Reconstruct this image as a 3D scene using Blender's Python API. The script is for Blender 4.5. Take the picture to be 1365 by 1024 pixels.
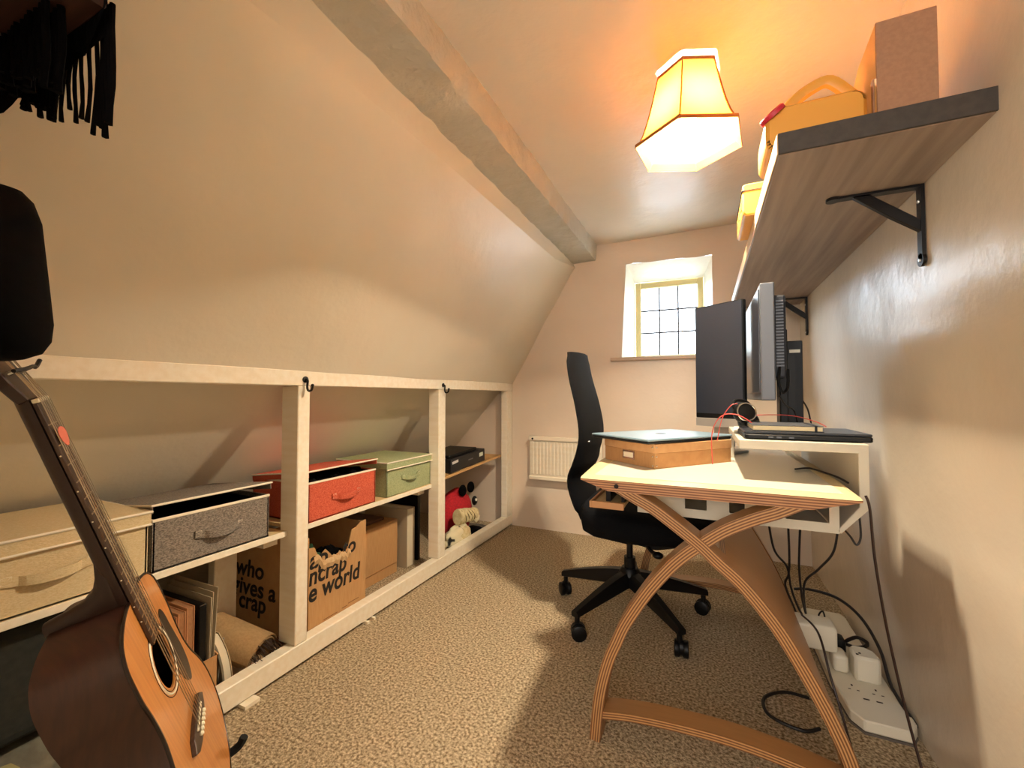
import bpy, bmesh, math, random
from mathutils import Vector, Matrix, noise
random.seed(7)
S = bpy.context.scene
C = S.collection
for o in list(bpy.data.objects): bpy.data.objects.remove(o)
PI = math.pi
# ---------------------------------------------------------------- camera, light, exposure
cd = bpy.data.cameras.new('camera'); cam = bpy.data.objects.new('camera', cd); C.objects.link(cam)
cam.location = (0, 0, 1.0)
cam.rotation_euler = (math.radians(91.62), 0, math.radians(24.5))
cd.sensor_width = 36; cd.lens = 565 / 1365 * 36; cd.clip_start = .02
S.camera = cam
W = bpy.data.worlds.new('sky'); S.world = W; W.use_nodes = True
bg = W.node_tree.nodes['Background']; bg.inputs[0].default_value = (.80, .91, 1, 1); bg.inputs[1].default_value = 5
S.view_settings.view_transform = 'Standard'; S.view_settings.look = 'None'
S.view_settings.exposure = 0.95; S.view_settings.gamma = 1; S.view_settings.use_curve_mapping = False
def add_light(name, kind, loc, energy, color, size=.1, sy=None, rot=(0,0,0)):
    l = bpy.data.lights.new(name, kind); l.energy = energy; l.color = color
    if kind == 'AREA':
        l.shape = 'RECTANGLE'; l.size = size; l.size_y = sy or size
    else: l.shadow_soft_size = size
    o = bpy.data.objects.new(name, l); C.objects.link(o); o.location = loc; o.rotation_euler = rot; return o
# bright sky to the upper left outside the small window
add_light('skylight', 'AREA', (-1.75, 4.7, 2.55), 260, (.62, .80, 1), 1.3, 1.3, (Vector((-.23, 3.0, 1.6)) - Vector((-1.75, 4.7, 2.55))).to_track_quat('-Z', 'Y').to_euler())
# unseen fill light added on the landing behind the camera
add_light('landing_fill', 'AREA', (-.1, -1.6, 1.5), 21, (1, .97, .92), 1.2, 1.4, (math.radians(86), 0, 0))
# the bulb inside the hexagonal shade
BULB = (-.041, 1.515, 1.93)
add_light('bulb_light', 'POINT', BULB, 175, (1, .86, .65), .034)

# ---------------------------------------------------------------- materials
def lin(c):
    if isinstance(c, str):
        c = [int(c[i:i+2], 16) / 255 for i in (0, 2, 4)]
        c = [x / 12.92 if x <= .04045 else ((x + .055) / 1.055) ** 2.4 for x in c]
    return (c[0], c[1], c[2], 1)
def mat(name, col, rough=.6, metal=0, spec=.5, c2=None, scale=30, detail=3, stretch=(1,1,1), bump=0, bscale=None, kind='noise', lo=.35, hi=.65, coat=0, sheen=0):
    m = bpy.data.materials.new(name); m.use_nodes = True
    nt = m.node_tree; N = nt.nodes; L = nt.links; b = N['Principled BSDF']
    b.inputs['Base Color'].default_value = lin(col); b.inputs['Roughness'].default_value = rough
    b.inputs['Metallic'].default_value = metal; b.inputs['Specular IOR Level'].default_value = spec
    b.inputs['Coat Weight'].default_value = coat; b.inputs['Sheen Weight'].default_value = sheen
    tc = N.new('ShaderNodeTexCoord'); mp = N.new('ShaderNodeMapping'); mp.inputs['Scale'].default_value = stretch
    L.new(tc.outputs['Object'], mp.inputs['Vector'])
    def tex(sc):
        if kind == 'voronoi':
            t = N.new('ShaderNodeTexVoronoi'); t.inputs['Scale'].default_value = sc; out = t.outputs['Distance']
        elif kind == 'wave':
            t = N.new('ShaderNodeTexWave'); t.inputs['Scale'].default_value = sc; t.inputs['Distortion'].default_value = 3; t.inputs['Detail'].default_value = detail; out = t.outputs['Fac']
        else:
            t = N.new('ShaderNodeTexNoise'); t.inputs['Scale'].default_value = sc; t.inputs['Detail'].default_value = detail; out = t.outputs['Fac']
        L.new(mp.outputs['Vector'], t.inputs['Vector']); return out
    if c2 is not None:
        r = N.new('ShaderNodeValToRGB'); r.color_ramp.elements[0].position = lo; r.color_ramp.elements[1].position = hi
        r.color_ramp.elements[0].color = lin(col); r.color_ramp.elements[1].color = lin(c2)
        L.new(tex(scale), r.inputs['Fac']); L.new(r.outputs['Color'], b.inputs['Base Color'])
    if bump:
        bn = N.new('ShaderNodeBump'); bn.inputs['Strength'].default_value = bump; bn.inputs['Distance'].default_value = .004
        L.new(tex(bscale or scale), bn.inputs['Height']); L.new(bn.outputs['Normal'], b.inputs['Normal'])
    return m
def ply_mat(name, c1, c2, cs, step=.0035):
    """birch plywood: the UV u coordinate runs (in metres) through the thickness, so the cut edges show the veneers"""
    m = bpy.data.materials.new(name); m.use_nodes = True
    nt = m.node_tree; N = nt.nodes; L = nt.links; b = N['Principled BSDF']; b.inputs['Roughness'].default_value = .38
    uv = N.new('ShaderNodeUVMap'); uv.uv_map = 'ply'
    sx = N.new('ShaderNodeSeparateXYZ'); L.new(uv.outputs['UV'], sx.inputs[0])
    mu = N.new('ShaderNodeMath'); mu.operation = 'MULTIPLY'; mu.inputs[1].default_value = 2 * PI / step / 2; L.new(sx.outputs['X'], mu.inputs[0])
    no = N.new('ShaderNodeTexNoise'); no.inputs['Scale'].default_value = 14
    ad = N.new('ShaderNodeMath'); ad.operation = 'ADD'; L.new(mu.outputs[0], ad.inputs[0]); L.new(no.outputs['Fac'], ad.inputs[1])
    si = N.new('ShaderNodeMath'); si.operation = 'SINE'; L.new(ad.outputs[0], si.inputs[0])
    r = N.new('ShaderNodeValToRGB'); r.color_ramp.elements[0].position = .25; r.color_ramp.elements[1].position = .7
    r.color_ramp.elements[0].color = lin(c1); r.color_ramp.elements[1].color = lin(c2)
    ma = N.new('ShaderNodeMapRange'); ma.inputs[1].default_value = -1; ma.inputs[2].default_value = 1; L.new(si.outputs[0], ma.inputs[0]); L.new(ma.outputs[0], r.inputs['Fac'])
    # v > 5 marks a broad face
    gt = N.new('ShaderNodeMath'); gt.operation = 'GREATER_THAN'; gt.inputs[1].default_value = 5; L.new(sx.outputs['Y'], gt.inputs[0])
    tc = N.new('ShaderNodeTexCoord'); mp = N.new('ShaderNodeMapping'); mp.inputs['Scale'].default_value = (4, 40, 4); L.new(tc.outputs['Object'], mp.inputs[0])
    n2 = N.new('ShaderNodeTexNoise'); n2.inputs['Scale'].default_value = 3; L.new(mp.outputs[0], n2.inputs['Vector'])
    r2 = N.new('ShaderNodeValToRGB'); r2.color_ramp.elements[0].color = lin(cs); r2.color_ramp.elements[1].color = [x * .8 for x in lin(cs)[:3]] + [1]; L.new(n2.outputs['Fac'], r2.inputs['Fac'])
    mx = N.new('ShaderNodeMix'); mx.data_type = 'RGBA'; L.new(gt.outputs[0], mx.inputs[0]); L.new(r.outputs['Color'], mx.inputs[6]); L.new(r2.outputs['Color'], mx.inputs[7])
    L.new(mx.outputs[2], b.inputs['Base Color']); return m
def emis(name, col, strength):
    m = bpy.data.materials.new(name); m.use_nodes = True; b = m.node_tree.nodes['Principled BSDF']
    b.inputs['Base Color'].default_value = lin(col); b.inputs['Emission Color'].default_value = lin(col); b.inputs['Emission Strength'].default_value = strength; return m

def plaster(name, c1, c2, rough, bump, sc=5, fine=60):
    m = bpy.data.materials.new(name); m.use_nodes = True
    nt = m.node_tree; N = nt.nodes; L = nt.links; b = N['Principled BSDF']; b.inputs['Roughness'].default_value = rough
    tc = N.new('ShaderNodeTexCoord')
    n1 = N.new('ShaderNodeTexNoise'); n1.inputs['Scale'].default_value = 1.6; n1.inputs['Detail'].default_value = 4; L.new(tc.outputs['Object'], n1.inputs['Vector'])
    r = N.new('ShaderNodeValToRGB'); r.color_ramp.elements[0].position = .3; r.color_ramp.elements[1].position = .7
    r.color_ramp.elements[0].color = lin(c1); r.color_ramp.elements[1].color = lin(c2); L.new(n1.outputs['Fac'], r.inputs['Fac']); L.new(r.outputs['Color'], b.inputs['Base Color'])
    n2 = N.new('ShaderNodeTexNoise'); n2.inputs['Scale'].default_value = sc; n2.inputs['Detail'].default_value = 5; L.new(tc.outputs['Object'], n2.inputs['Vector'])
    n3 = N.new('ShaderNodeTexNoise'); n3.inputs['Scale'].default_value = fine; n3.inputs['Detail'].default_value = 4; L.new(tc.outputs['Object'], n3.inputs['Vector'])
    b1 = N.new('ShaderNodeBump'); b1.inputs['Strength'].default_value = bump; b1.inputs['Distance'].default_value = .02; L.new(n2.outputs['Fac'], b1.inputs['Height'])
    b2 = N.new('ShaderNodeBump'); b2.inputs['Strength'].default_value = bump * .7; b2.inputs['Distance'].default_value = .002; L.new(n3.outputs['Fac'], b2.inputs['Height']); L.new(b1.outputs['Normal'], b2.inputs['Normal'])
    L.new(b2.outputs['Normal'], b.inputs['Normal']); return m

M = {}
M['wall'] = plaster('cream_wall_paint', 'DBC9B4', 'E4D3BF', .36, .3)
M['slope'] = plaster('cream_slope_paint', 'DBD0BA', 'E4DAC5', .36, .35, 4)
M['ceil'] = plaster('ceiling_paint', 'D8CAB6', 'DFD2BF', .33, .35, 7)
M['satin'] = plaster('cream_satin_wall_paint', 'DBCDB8', 'E4D7C3', .26, .26, 5)
M['reveal'] = plaster('white_reveal_paint', 'E6E2D2', 'EFEBDD', .5, .4, 9)
M['beam'] = plaster('rough_painted_beam', 'B8B1A2', 'CCC4B2', .6, 1.0, 16, 90)
M['frame'] = mat('cream_white_gloss', 'EFE5D0', .35, c2='E9DCC2', scale=6, stretch=(1, 8, 8), bump=.08)
M['shelf'] = mat('pale_shelf_board', 'DCC08E', .55, c2='CDAE78', scale=8, stretch=(10, 1, 10))
M['rawply'] = mat('raw_board', 'C79F68', .6, c2='B98E58', scale=8, stretch=(12, 1, 10))
M['black'] = mat('black_plastic', '050506', .45, spec=.3)
M['blackfab'] = mat('black_mesh_fabric', '050609', .85, spec=.15, c2='090A0E', scale=300, bump=.4)
M['blackmetal'] = mat('black_iron', '1E1B1A', .4, .6)
M['darkcloth'] = mat('black_cloth', '040304', .95, spec=.1, c2='060506', scale=80, bump=.5)
M['chrome'] = mat('chrome', 'C9C9C6', .2, 1)
M['white'] = mat('white_plastic', 'E8E0CC', .35)
M['whitelam'] = mat('white_laminate', 'CBC4B2', .4)  # white toned down to beige to carry the shade on the riser
M['kraft'] = mat('kraft_card', 'B98A58', .8, c2='B08050', scale=40, stretch=(1, 8, 1))
M['cardboard'] = mat('brown_cardboard', 'BE9462', .85, c2='B58858', scale=20, stretch=(1, 12, 1))
M['ink'] = mat('black_ink', '17100C', .8)
M['paper'] = mat('cream_paper', 'E6DABF', .8)
def carpet_mat():
    m = mat('beige_twist_carpet', '7E6A50', 1, c2='DCC8A6', scale=120, detail=6, lo=.36, hi=.66, bump=1.0, bscale=190, spec=.1)
    m.node_tree.nodes['Bump'].inputs['Distance'].default_value = .008
    return m
M['carpet'] = carpet_mat()
M['deskply'] = ply_mat('birch_ply_edges', 'BE8F5E', '70482A', 'AE7F50', .0034)
M['desktop'] = ply_mat('desk_top_veneer', 'C9935F', '5C3320', 'EBD2A0', .0042)
def fabric(name, c1, c2): return mat(name, c1, .95, c2=c2, scale=420, detail=2, stretch=(1, .4, 1), bump=.35, bscale=500)

# ---------------------------------------------------------------- mesh helpers (all take and return a bmesh in world metres)
def BM(): return bmesh.new()
def box(bm, a, b, bevel=0, seg=1, rot=None, piv=None):
    vs = [bm.verts.new((x, y, z)) for x in (a[0], b[0]) for y in (a[1], b[1]) for z in (a[2], b[2])]
    F = [(0,1,3,2), (4,6,7,5), (0,4,5,1), (2,3,7,6), (0,2,6,4), (1,5,7,3)]
    fs = [bm.faces.new([vs[i] for i in f]) for f in F]
    bmesh.ops.recalc_face_normals(bm, faces=fs)
    if bevel:
        es = list({e for f in fs for e in f.edges})
        r = bmesh.ops.bevel(bm, geom=es, offset=bevel, segments=seg, affect='EDGES', profile=.5)
        vs = list({v for f in r['faces'] for v in f.verts} | {v for f in fs if f.is_valid for v in f.verts})
    if rot is not None:
        p = Vector(piv if piv is not None else [(a[i] + b[i]) / 2 for i in range(3)])
        bmesh.ops.transform(bm, matrix=Matrix.Translation(p) @ rot.to_4x4() @ Matrix.Translation(-p), verts=vs)
    return bm
def tube(bm, pts, r, n=8, closed=False, flat=1):
    pts = [Vector(p) for p in pts]; rings = []; up = None
    for i, p in enumerate(pts):
        if closed: t = pts[(i + 1) % len(pts)] - pts[i - 1]
        else: t = pts[min(i + 1, len(pts) - 1)] - pts[max(i - 1, 0)]
        t.normalize()
        if up is None:
            up = Vector((0, 0, 1)) if abs(t.z) < .9 else Vector((1, 0, 0))
        s = t.cross(up).normalized(); up = s.cross(t).normalized()
        rr = r[i] if isinstance(r, (list, tuple)) else r
        rings.append([bm.verts.new(p + (s * math.cos(2 * PI * k / n) + up * math.sin(2 * PI * k / n) * flat) * rr) for k in range(n)])
    m = len(rings)
    for i in range(m if closed else m - 1):
        A, B = rings[i], rings[(i + 1) % m]
        for k in range(n): bm.faces.new((A[k], A[(k + 1) % n], B[(k + 1) % n], B[k]))
    if not closed:
        bm.faces.new(list(reversed(rings[0]))); bm.faces.new(rings[-1])
    return bm
def smooth_pts(p, n=6):
    p = [Vector(q) for q in p]; out = []
    for i in range(len(p) - 1):
        a = p[max(i - 1, 0)]; b = p[i]; c = p[i + 1]; d = p[min(i + 2, len(p) - 1)]
        for k in range(n):
            t = k / n; out.append(.5 * ((2 * b) + (c - a) * t + (2 * a - 5 * b + 4 * c - d) * t * t + (-a + 3 * b - 3 * c + d) * t ** 3))
    out.append(p[-1]); return out
def lathe(bm, prof, origin, axis='Z', n=24, ang=0, M4=None):
    rings = []; new = []
    for r, h in prof:
        ring = []
        for k in range(n):
            a = 2 * PI * k / n + ang; v = Vector((r * math.cos(a), r * math.sin(a), h))
            if axis == 'X': v = Vector((v.z, v.x, v.y))
            if axis == 'Y': v = Vector((v.y, v.z, v.x))
            ring.append(bm.verts.new((M4 @ v) if M4 is not None else v + Vector(origin)))
        rings.append(ring)
    for A, B in zip(rings[:-1], rings[1:]):
        for k in range(n): bm.faces.new((A[k], A[(k + 1) % n], B[(k + 1) % n], B[k]))
    bm.faces.new(list(reversed(rings[0]))); bm.faces.new(rings[-1])
    return bm
def prism(bm, poly, axis, a, b, bevel=0, M4=None):
    """polygon in the plane across axis (Y: (x,z), X: (y,z), Z: (x,y)) extruded from a to b"""
    def P(p, t):
        v = Vector({'Y': (p[0], t, p[1]), 'X': (t, p[0], p[1]), 'Z': (p[0], p[1], t)}[axis]); return (M4 @ v) if M4 is not None else v
    A = [bm.verts.new(P(p, a)) for p in poly]; B = [bm.verts.new(P(p, b)) for p in poly]; n = len(poly)
    fs = [bm.faces.new(A), bm.faces.new(list(reversed(B)))]
    for k in range(n): fs.append(bm.faces.new((A[k], B[k], B[(k + 1) % n], A[(k + 1) % n])))
    bmesh.ops.recalc_face_normals(bm, faces=fs)
    if bevel: bmesh.ops.bevel(bm, geom=list({e for f in fs for e in f.edges}), offset=bevel, segments=1, affect='EDGES', profile=.5)
    return bm
def grid(bm, rows, closed_u=False):
    V = [[bm.verts.new(p) for p in r] for r in rows]
    for A, B in zip(V[:-1], V[1:]):
        for k in range(len(A) - 1): bm.faces.new((A[k], A[k + 1], B[k + 1], B[k]))
        if closed_u: bm.faces.new((A[-1], A[0], B[0], B[-1]))
    return bm
def blob(bm, c, r, n=16, m=10, amp=0, fr=6, seed=0, M3=None):
    rows = []
    for i in range(m + 1):
        th = PI * i / m; row = []
        for k in range(n):
            ph = 2 * PI * k / n; d = Vector((math.sin(th) * math.cos(ph), math.sin(th) * math.sin(ph), math.cos(th)))
            s = 1 + amp * noise.noise(d * fr * .3 + Vector((seed, 0, 0)))
            v = Vector((d.x * r[0], d.y * r[1], d.z * r[2])) * s
            if M3 is not None: v = M3 @ v
            row.append(v + Vector(c))
        rows.append(row)
    grid(bm, rows, True); bmesh.ops.remove_doubles(bm, verts=bm.verts, dist=1e-5); return bm
def panel(bm, nodes, th):
    """strip of curved sheet: nodes = rows of points, solid of thickness th"""
    grid(bm, nodes); bmesh.ops.recalc_face_normals(bm, faces=bm.faces)
    bmesh.ops.solidify(bm, geom=bm.faces[:], thickness=th); return bm

def sheet(bm, rows, off):
    """thick curved wall: the seen surface plus a copy moved outwards by off"""
    off = Vector(off); rows2 = [[Vector(p) + off for p in r] for r in rows]
    A = [[bm.verts.new(p) for p in r] for r in rows]; B = [[bm.verts.new(p) for p in r] for r in rows2]
    n, m = len(A), len(A[0])
    for V_ in (A, B):
        for i in range(n - 1):
            for k in range(m - 1): bm.faces.new((V_[i][k], V_[i][k + 1], V_[i + 1][k + 1], V_[i + 1][k]))
    for i in range(n - 1):
        for k in (0, m - 1): bm.faces.new((A[i][k], A[i + 1][k], B[i + 1][k], B[i][k]))
    for k in range(m - 1):
        for i in (0, n - 1): bm.faces.new((A[i][k], A[i][k + 1], B[i][k + 1], B[i][k]))
    return bm

def link(name, bm, m, parent=None, smooth=False, keepuv=None):
    bmesh.ops.recalc_face_normals(bm, faces=bm.faces)
    if parent is not None:
        r = parent
        while r.parent is not None: r = r.parent
        mw = Matrix.Translation(r.location) @ r.rotation_euler.to_matrix().to_4x4()
        bm.transform(mw.inverted())
    me = bpy.data.meshes.new(name); bm.to_mesh(me); bm.free()
    me.materials.append(M[m] if isinstance(m, str) else m)
    if smooth:
        for p in me.polygons: p.use_smooth = True
        try: me.set_sharp_from_angle(angle=math.radians(42 if smooth is True else smooth))
        except Exception: pass
    o = bpy.data.objects.new(name, me); C.objects.link(o)
    if parent is not None: o.parent = parent
    return o
def recentre(o):
    """top-level single mesh: origin to the middle of its base"""
    vs = [v.co for v in o.data.vertices]
    c = Vector(((min(v.x for v in vs) + max(v.x for v in vs)) / 2, (min(v.y for v in vs) + max(v.y for v in vs)) / 2, min(v.z for v in vs)))
    o.data.transform(Matrix.Translation(-c)); o.location = c; return o
def tag(o, label, cat, group=None, kind=None):
    o['label'] = label; o['category'] = cat
    if group: o['group'] = group
    if kind: o['kind'] = kind
    return o
def single(name, bm, m, label, cat, group=None, smooth=False):
    return tag(recentre(link(name, bm, m, None, smooth)), label, cat, group)
def thing(name, label, cat, loc, rotz=0, group=None):
    o = bpy.data.objects.new(name, None); C.objects.link(o); o.empty_display_size = .05
    o.location = loc; o.rotation_euler = (0, 0, rotz); return tag(o, label, cat, group)
def struct(name, bm, m, label=None, parent=None, smooth=False):
    o = link(name, bm, m, parent, smooth)
    if parent is None: o['kind'] = 'structure'; o['label'] = label or name; o['category'] = 'room'
    return o
def text(s, size, M4, m, parent, name='lettering', bold=.02, shear=0, depth=.0006, spacing=1.0, width=None):
    cu = bpy.data.curves.new('tmp_text', 'FONT'); cu.body = s; cu.size = size; cu.offset = bold * size; cu.shear = shear; cu.extrude = depth; cu.space_character = spacing; cu.space_line = .95
    t = bpy.data.objects.new('tmp_text', cu); C.objects.link(t)
    dg = bpy.context.evaluated_depsgraph_get(); dg.update()
    me = bpy.data.meshes.new_from_object(t.evaluated_get(dg)); bpy.data.objects.remove(t); bpy.data.curves.remove(cu)
    bm = bmesh.new(); bm.from_mesh(me); bpy.data.meshes.remove(me)
    if width:
        x0 = min(v.co.x for v in bm.verts); x1 = max(v.co.x for v in bm.verts); bm.transform(Matrix.Diagonal((width / (x1 - x0), 1, 1, 1)) @ Matrix.Translation((-x0, 0, 0)))
    bm.transform(M4)
    return link(name, bm, m, parent)
def frame4(o, x, y):
    x = Vector(x).normalized(); y = Vector(y).normalized(); z = x.cross(y)
    return Matrix(((x.x, y.x, z.x, o[0]), (x.y, y.y, z.y, o[1]), (x.z, y.z, z.z, o[2]), (0, 0, 0, 1)))

# ================================================================ ROOM
FY = 3.018; CZ = 2.09
def wx(z): return .565 - .045 * min(max(z, 0), 1.3) / 1.3      # the old right-hand wall leans
def wob(x, y, z, a=.006, f=2.2): return a * noise.noise(Vector((x * f, y * f, z * f)))
b = BM(); box(b, (-2.45, -2.0, -.06), (.75, FY + .06, 0)); f_ = struct('floor', b, 'carpet', 'beige twist pile carpet')
b = BM(); rows = []
for j in range(41):
    y = .0 + (FY + .02) * j / 40
    rows.append([(x, y, CZ + wob(x, y, 0, .012, 1.8)) for x in [-.95 + 1.6 * i / 24 for i in range(25)]])
sheet(b, rows, (0, 0, .05)); struct('ceiling', b, 'ceil', 'cream painted uneven plaster ceiling', smooth=True)
# right wall
b = BM(); rows = []
for j in range(49):
    y = .0 + (FY + .02) * j / 48
    rows.append([(wx(z) + wob(y, z, 5, .008, 2.5), y, z) for z in [2.15 * i / 30 for i in range(31)]])
sheet(b, rows, (.05, 0, 0)); struct('wall_right', b, 'satin', 'cream plaster wall behind the desk', smooth=True)
# far wall with the window opening
OX0, OX1, OZ0, OZ1 = -.53, .05, 1.265, 1.92
b = BM()
xs = [-2.45 + i * .12 for i in range(16)] + [OX0] + [OX0 + (OX1 - OX0) * i / 6 for i in range(1, 6)] + [OX1] + [.17, .3, .45, .62]
xs = sorted(set(round(x, 4) for x in xs)); zs = sorted(set([round(i * .1266, 4) for i in range(10)] + [OZ0, 1.4, 1.55, 1.7, 1.82, OZ1, 2.0, 2.15]))
V = {}
def ov(x, z):
    # irregular hand-plastered opening
    if abs(x - OX0) < 1e-6 and OZ0 <= z <= OZ1: x += .034 * (z - OZ0) / (OZ1 - OZ0)
    if abs(z - OZ1) < 1e-6 and OX0 <= x <= OX1: z += .012 * (1 - (x - OX0) / (OX1 - OX0)) - .006 + .003 * math.sin(x * 40)
    return x, z
for x in xs:
    for z in zs:
        x2, z2 = ov(x, z); V[x, z] = b.verts.new((x2, FY, z2))
for i in range(len(xs) - 1):
    for j in range(len(zs) - 1):
        xm = (xs[i] + xs[i + 1]) / 2; zm = (zs[j] + zs[j + 1]) / 2
        if OX0 < xm < OX1 and OZ0 < zm < OZ1: continue
        b.faces.new((V[xs[i], zs[j]], V[xs[i + 1], zs[j]], V[xs[i + 1], zs[j + 1]], V[xs[i], zs[j + 1]]))
far = struct('wall_far', b, 'wall', 'pinkish cream end wall with the small window')
# window: splayed reveal, timber frame, leaded panes, sill
wn = bpy.data.objects.new('window_1', None); C.objects.link(wn); wn.location = (-.23, FY + .1, OZ0)
wn['kind'] = 'structure'; wn['label'] = 'small leaded casement in a deep white reveal'; wn['category'] = 'window'
IX0, IX1, IZ0, IZ1 = -.465, -.0, 1.275, 1.835; YF = FY + .2
b = BM()
def rev(pa, pb, n=8):
    rows = []
    for j in range(5):
        t = j / 4; rows.append([Vector(pa[0]).lerp(Vector(pa[1]), k / n).lerp(Vector(pb[0]).lerp(Vector(pb[1]), k / n), t) + Vector((0, 0, 0)) for k in range(n + 1)])
    grid(b, rows)
tl = (OX0 + .034, FY, OZ1 + .006); tr = (OX1, FY, OZ1 - .006); bl = (OX0, FY, OZ0); br = (OX1, FY, OZ0)
itl = (IX0, YF, IZ1); itr = (IX1, YF, IZ1 - .008); ibl = (IX0, YF, IZ0); ibr = (IX1, YF, IZ0)
rev((bl, tl), (ibl, itl)); rev((tl, tr), (itl, itr)); rev((tr, br), (itr, ibr)); rev((bl, br), (ibl, ibr))
link('reveal', b, 'reveal', wn, True)
M['wframe'] = mat('yellow_cream_window_paint', 'D9CB92', .45)
b = BM(); w = .042
box(b, (IX0, YF, IZ0), (IX0 + w, YF + .045, IZ1), .004); box(b, (IX1 - w, YF, IZ0), (IX1, YF + .045, IZ1), .004)
box(b, (IX0 + w, YF + .002, IZ1 - w - .006), (IX1 - w, YF + .043, IZ1), .004); box(b, (IX0 + w, YF + .002, IZ0), (IX1 - w, YF + .043, IZ0 + .022), .004)
link('window_frame', b, 'wframe', wn)
gx0, gx1, gz0, gz1 = IX0 + w, IX1 - w, IZ0 + .022, IZ1 - w - .006
M['glass'] = bpy.data.materials.new('window_glass'); M['glass'].use_nodes = True
nt = M['glass'].node_tree; nt.nodes.remove(nt.nodes['Principled BSDF'])
t_ = nt.nodes.new('ShaderNodeBsdfTransparent'); g_ = nt.nodes.new('ShaderNodeBsdfGlossy'); g_.inputs['Roughness'].default_value = .05; mx = nt.nodes.new('ShaderNodeMixShader'); mx.inputs[0].default_value = .05
nt.links.new(t_.outputs[0], mx.inputs[1]); nt.links.new(g_.outputs[0], mx.inputs[2]); nt.links.new(mx.outputs[0], nt.nodes['Material Output'].inputs[0])
M['lead'] = mat('lead_came', '4A464E', .7)
cw = (gx1 - gx0) / 3; rh = (gz1 - gz0) / 3
for i in range(3):
    for j in range(3):
        b = BM(); box(b, (gx0 + i * cw + .002, YF + .02, gz0 + j * rh + .002), (gx0 + (i + 1) * cw - .002, YF + .023, gz0 + (j + 1) * rh - .002)); link('pane', b, 'glass', wn)
for i in (1, 2):
    b = BM(); box(b, (gx0 + i * cw - .0055, YF + .016, gz0), (gx0 + i * cw + .0055, YF + .026, gz1), .001); link('lead_came', b, 'lead', wn)
for j in (1, 2):
    b = BM(); box(b, (gx0, YF + .0155, gz0 + j * rh - .0055), (gx1, YF + .0265, gz0 + j * rh + .0055), .001); link('lead_came', b, 'lead', wn)
M['sill'] = mat('sill_paint', 'C9AD92', .45)
b = BM(); box(b, (-.605, FY - .028, OZ0 - .022), (.1, FY + .004, OZ0 + .004), .006, 2); link('window_sill', b, 'sill', wn)
# sloping ceiling and eaves behind the storage frame
b = BM(); rows = []
E = [(0, -.905, 1.868), (.585, -.906, 1.871), (.714, -.901, 1.878), (1.389, -.893, 1.892), (2.0, -.892, 1.897), (2.641, -.889, 1.902), (2.98, -.866, 1.945), (3.04, -.862, 1.95)]
def edge(y):
    for p, q in zip(E[:-1], E[1:]):
        if y <= q[0]:
            t = (y - p[0]) / (q[0] - p[0]); return p[1] + (q[1] - p[1]) * t, p[2] + (q[2] - p[2]) * t
    return E[-1][1:]
for j in range(53):
    y = (FY + .022) * j / 52; ex, ez = edge(y)
    prof = [(-.855, 1.99), (-.878, 1.976)] + [(-.878 + (ex + .878) * t, 1.976 + (ez - 1.976) * t) for t in (.4, .8)] + [(ex, ez)]
    for k in range(1, 17):
        t = k / 16; bul = .012 * math.sin(PI * t); prof.append((ex + (-1.372 - ex) * t - bul * .0 + wob(y, t * 2, 1, .01, 2.4), ez + (1.092 - ez) * t + bul * .5))
    prof += [(-1.43, 1.088), (-1.62, .88), (-1.9, .57), (-2.2, .235), (-2.42, -.01)]
    rows.append([(x, y, z) for x, z in prof])
sheet(b, rows, (-.045, 0, .03)); struct('wall_left', b, 'slope', 'sloping cream painted attic wall', smooth=12)
# rough beam between slope and ceiling
b = BM(); rows = []
nY = 150
for j in range(nY + 1):
    y = (FY) * j / nY; row = []
    P4 = [(-.882, 2.12), (-.878, 1.976), (-.708, 1.980), (-.700, 2.12)]
    for a in range(3):
        n = (4, 12, 8)[a]
        for k in range(n):
            t = k / n; x = P4[a][0] + (P4[a + 1][0] - P4[a][0]) * t; z = P4[a][1] + (P4[a + 1][1] - P4[a][1]) * t
            amp = .006
            near = 1 - min(1, abs((a + t) - 2.0) / .35)                     # the broken right-hand arris
            chip = max(0, noise.noise(Vector((y * 9, 3, 1))) + (.22 if 1.0 < y < 1.6 else -.12)) * .034 * near
            x += noise.noise(Vector((x * 14, y * 14, z * 14))) * amp - chip
            z += noise.noise(Vector((x * 11 + 9, y * 16, z * 14))) * amp + chip * .9
            if y > 2.93: z -= .0
            row.append((x, y, z))
    row.append((-.700, y, 2.12)); rows.append(row)
grid(b, rows); struct('trim_1', b, 'beam', 'rough plastered ceiling beam with a broken edge', smooth=True)
# near wall beside the doorway (left of the camera)
b = BM(); box(b, (-1.9, -.02, -.01), (-.62, .1, 2.12)); struct('wall_near', b, 'wall', 'cream wall beside the doorway')
b = BM(); box(b, (-2.45, -2.05, -.06), (.75, -2.0, 2.3)); struct('wall_landing', b, 'wall', 'unseen far wall closing off the landing behind the camera')  # unseen box round the landing, added to keep sky light out
b = BM(); box(b, (.75, -2.05, -.06), (.8, .02, 2.3)); struct('wall_landing_side', b, 'wall', 'unseen side wall closing off the landing')
b = BM(); box(b, (-2.5, -2.05, -.06), (-2.45, .02, 2.3)); struct('wall_landing_end', b, 'wall', 'unseen end wall closing off the landing')
b = BM(); box(b, (-2.5, -2.05, 2.3), (.8, .02, 2.35)); struct('ceiling_landing', b, 'ceil', 'unseen ceiling closing off the landing')
b = BM(); box(b, (-.62, -.02, 2.0), (.75, .02, 2.3)); box(b, (-2.45, -.02, 2.1), (-.62, .02, 2.3)); struct('trim_2', b, 'wall', 'bulkhead over the doorway')
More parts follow.
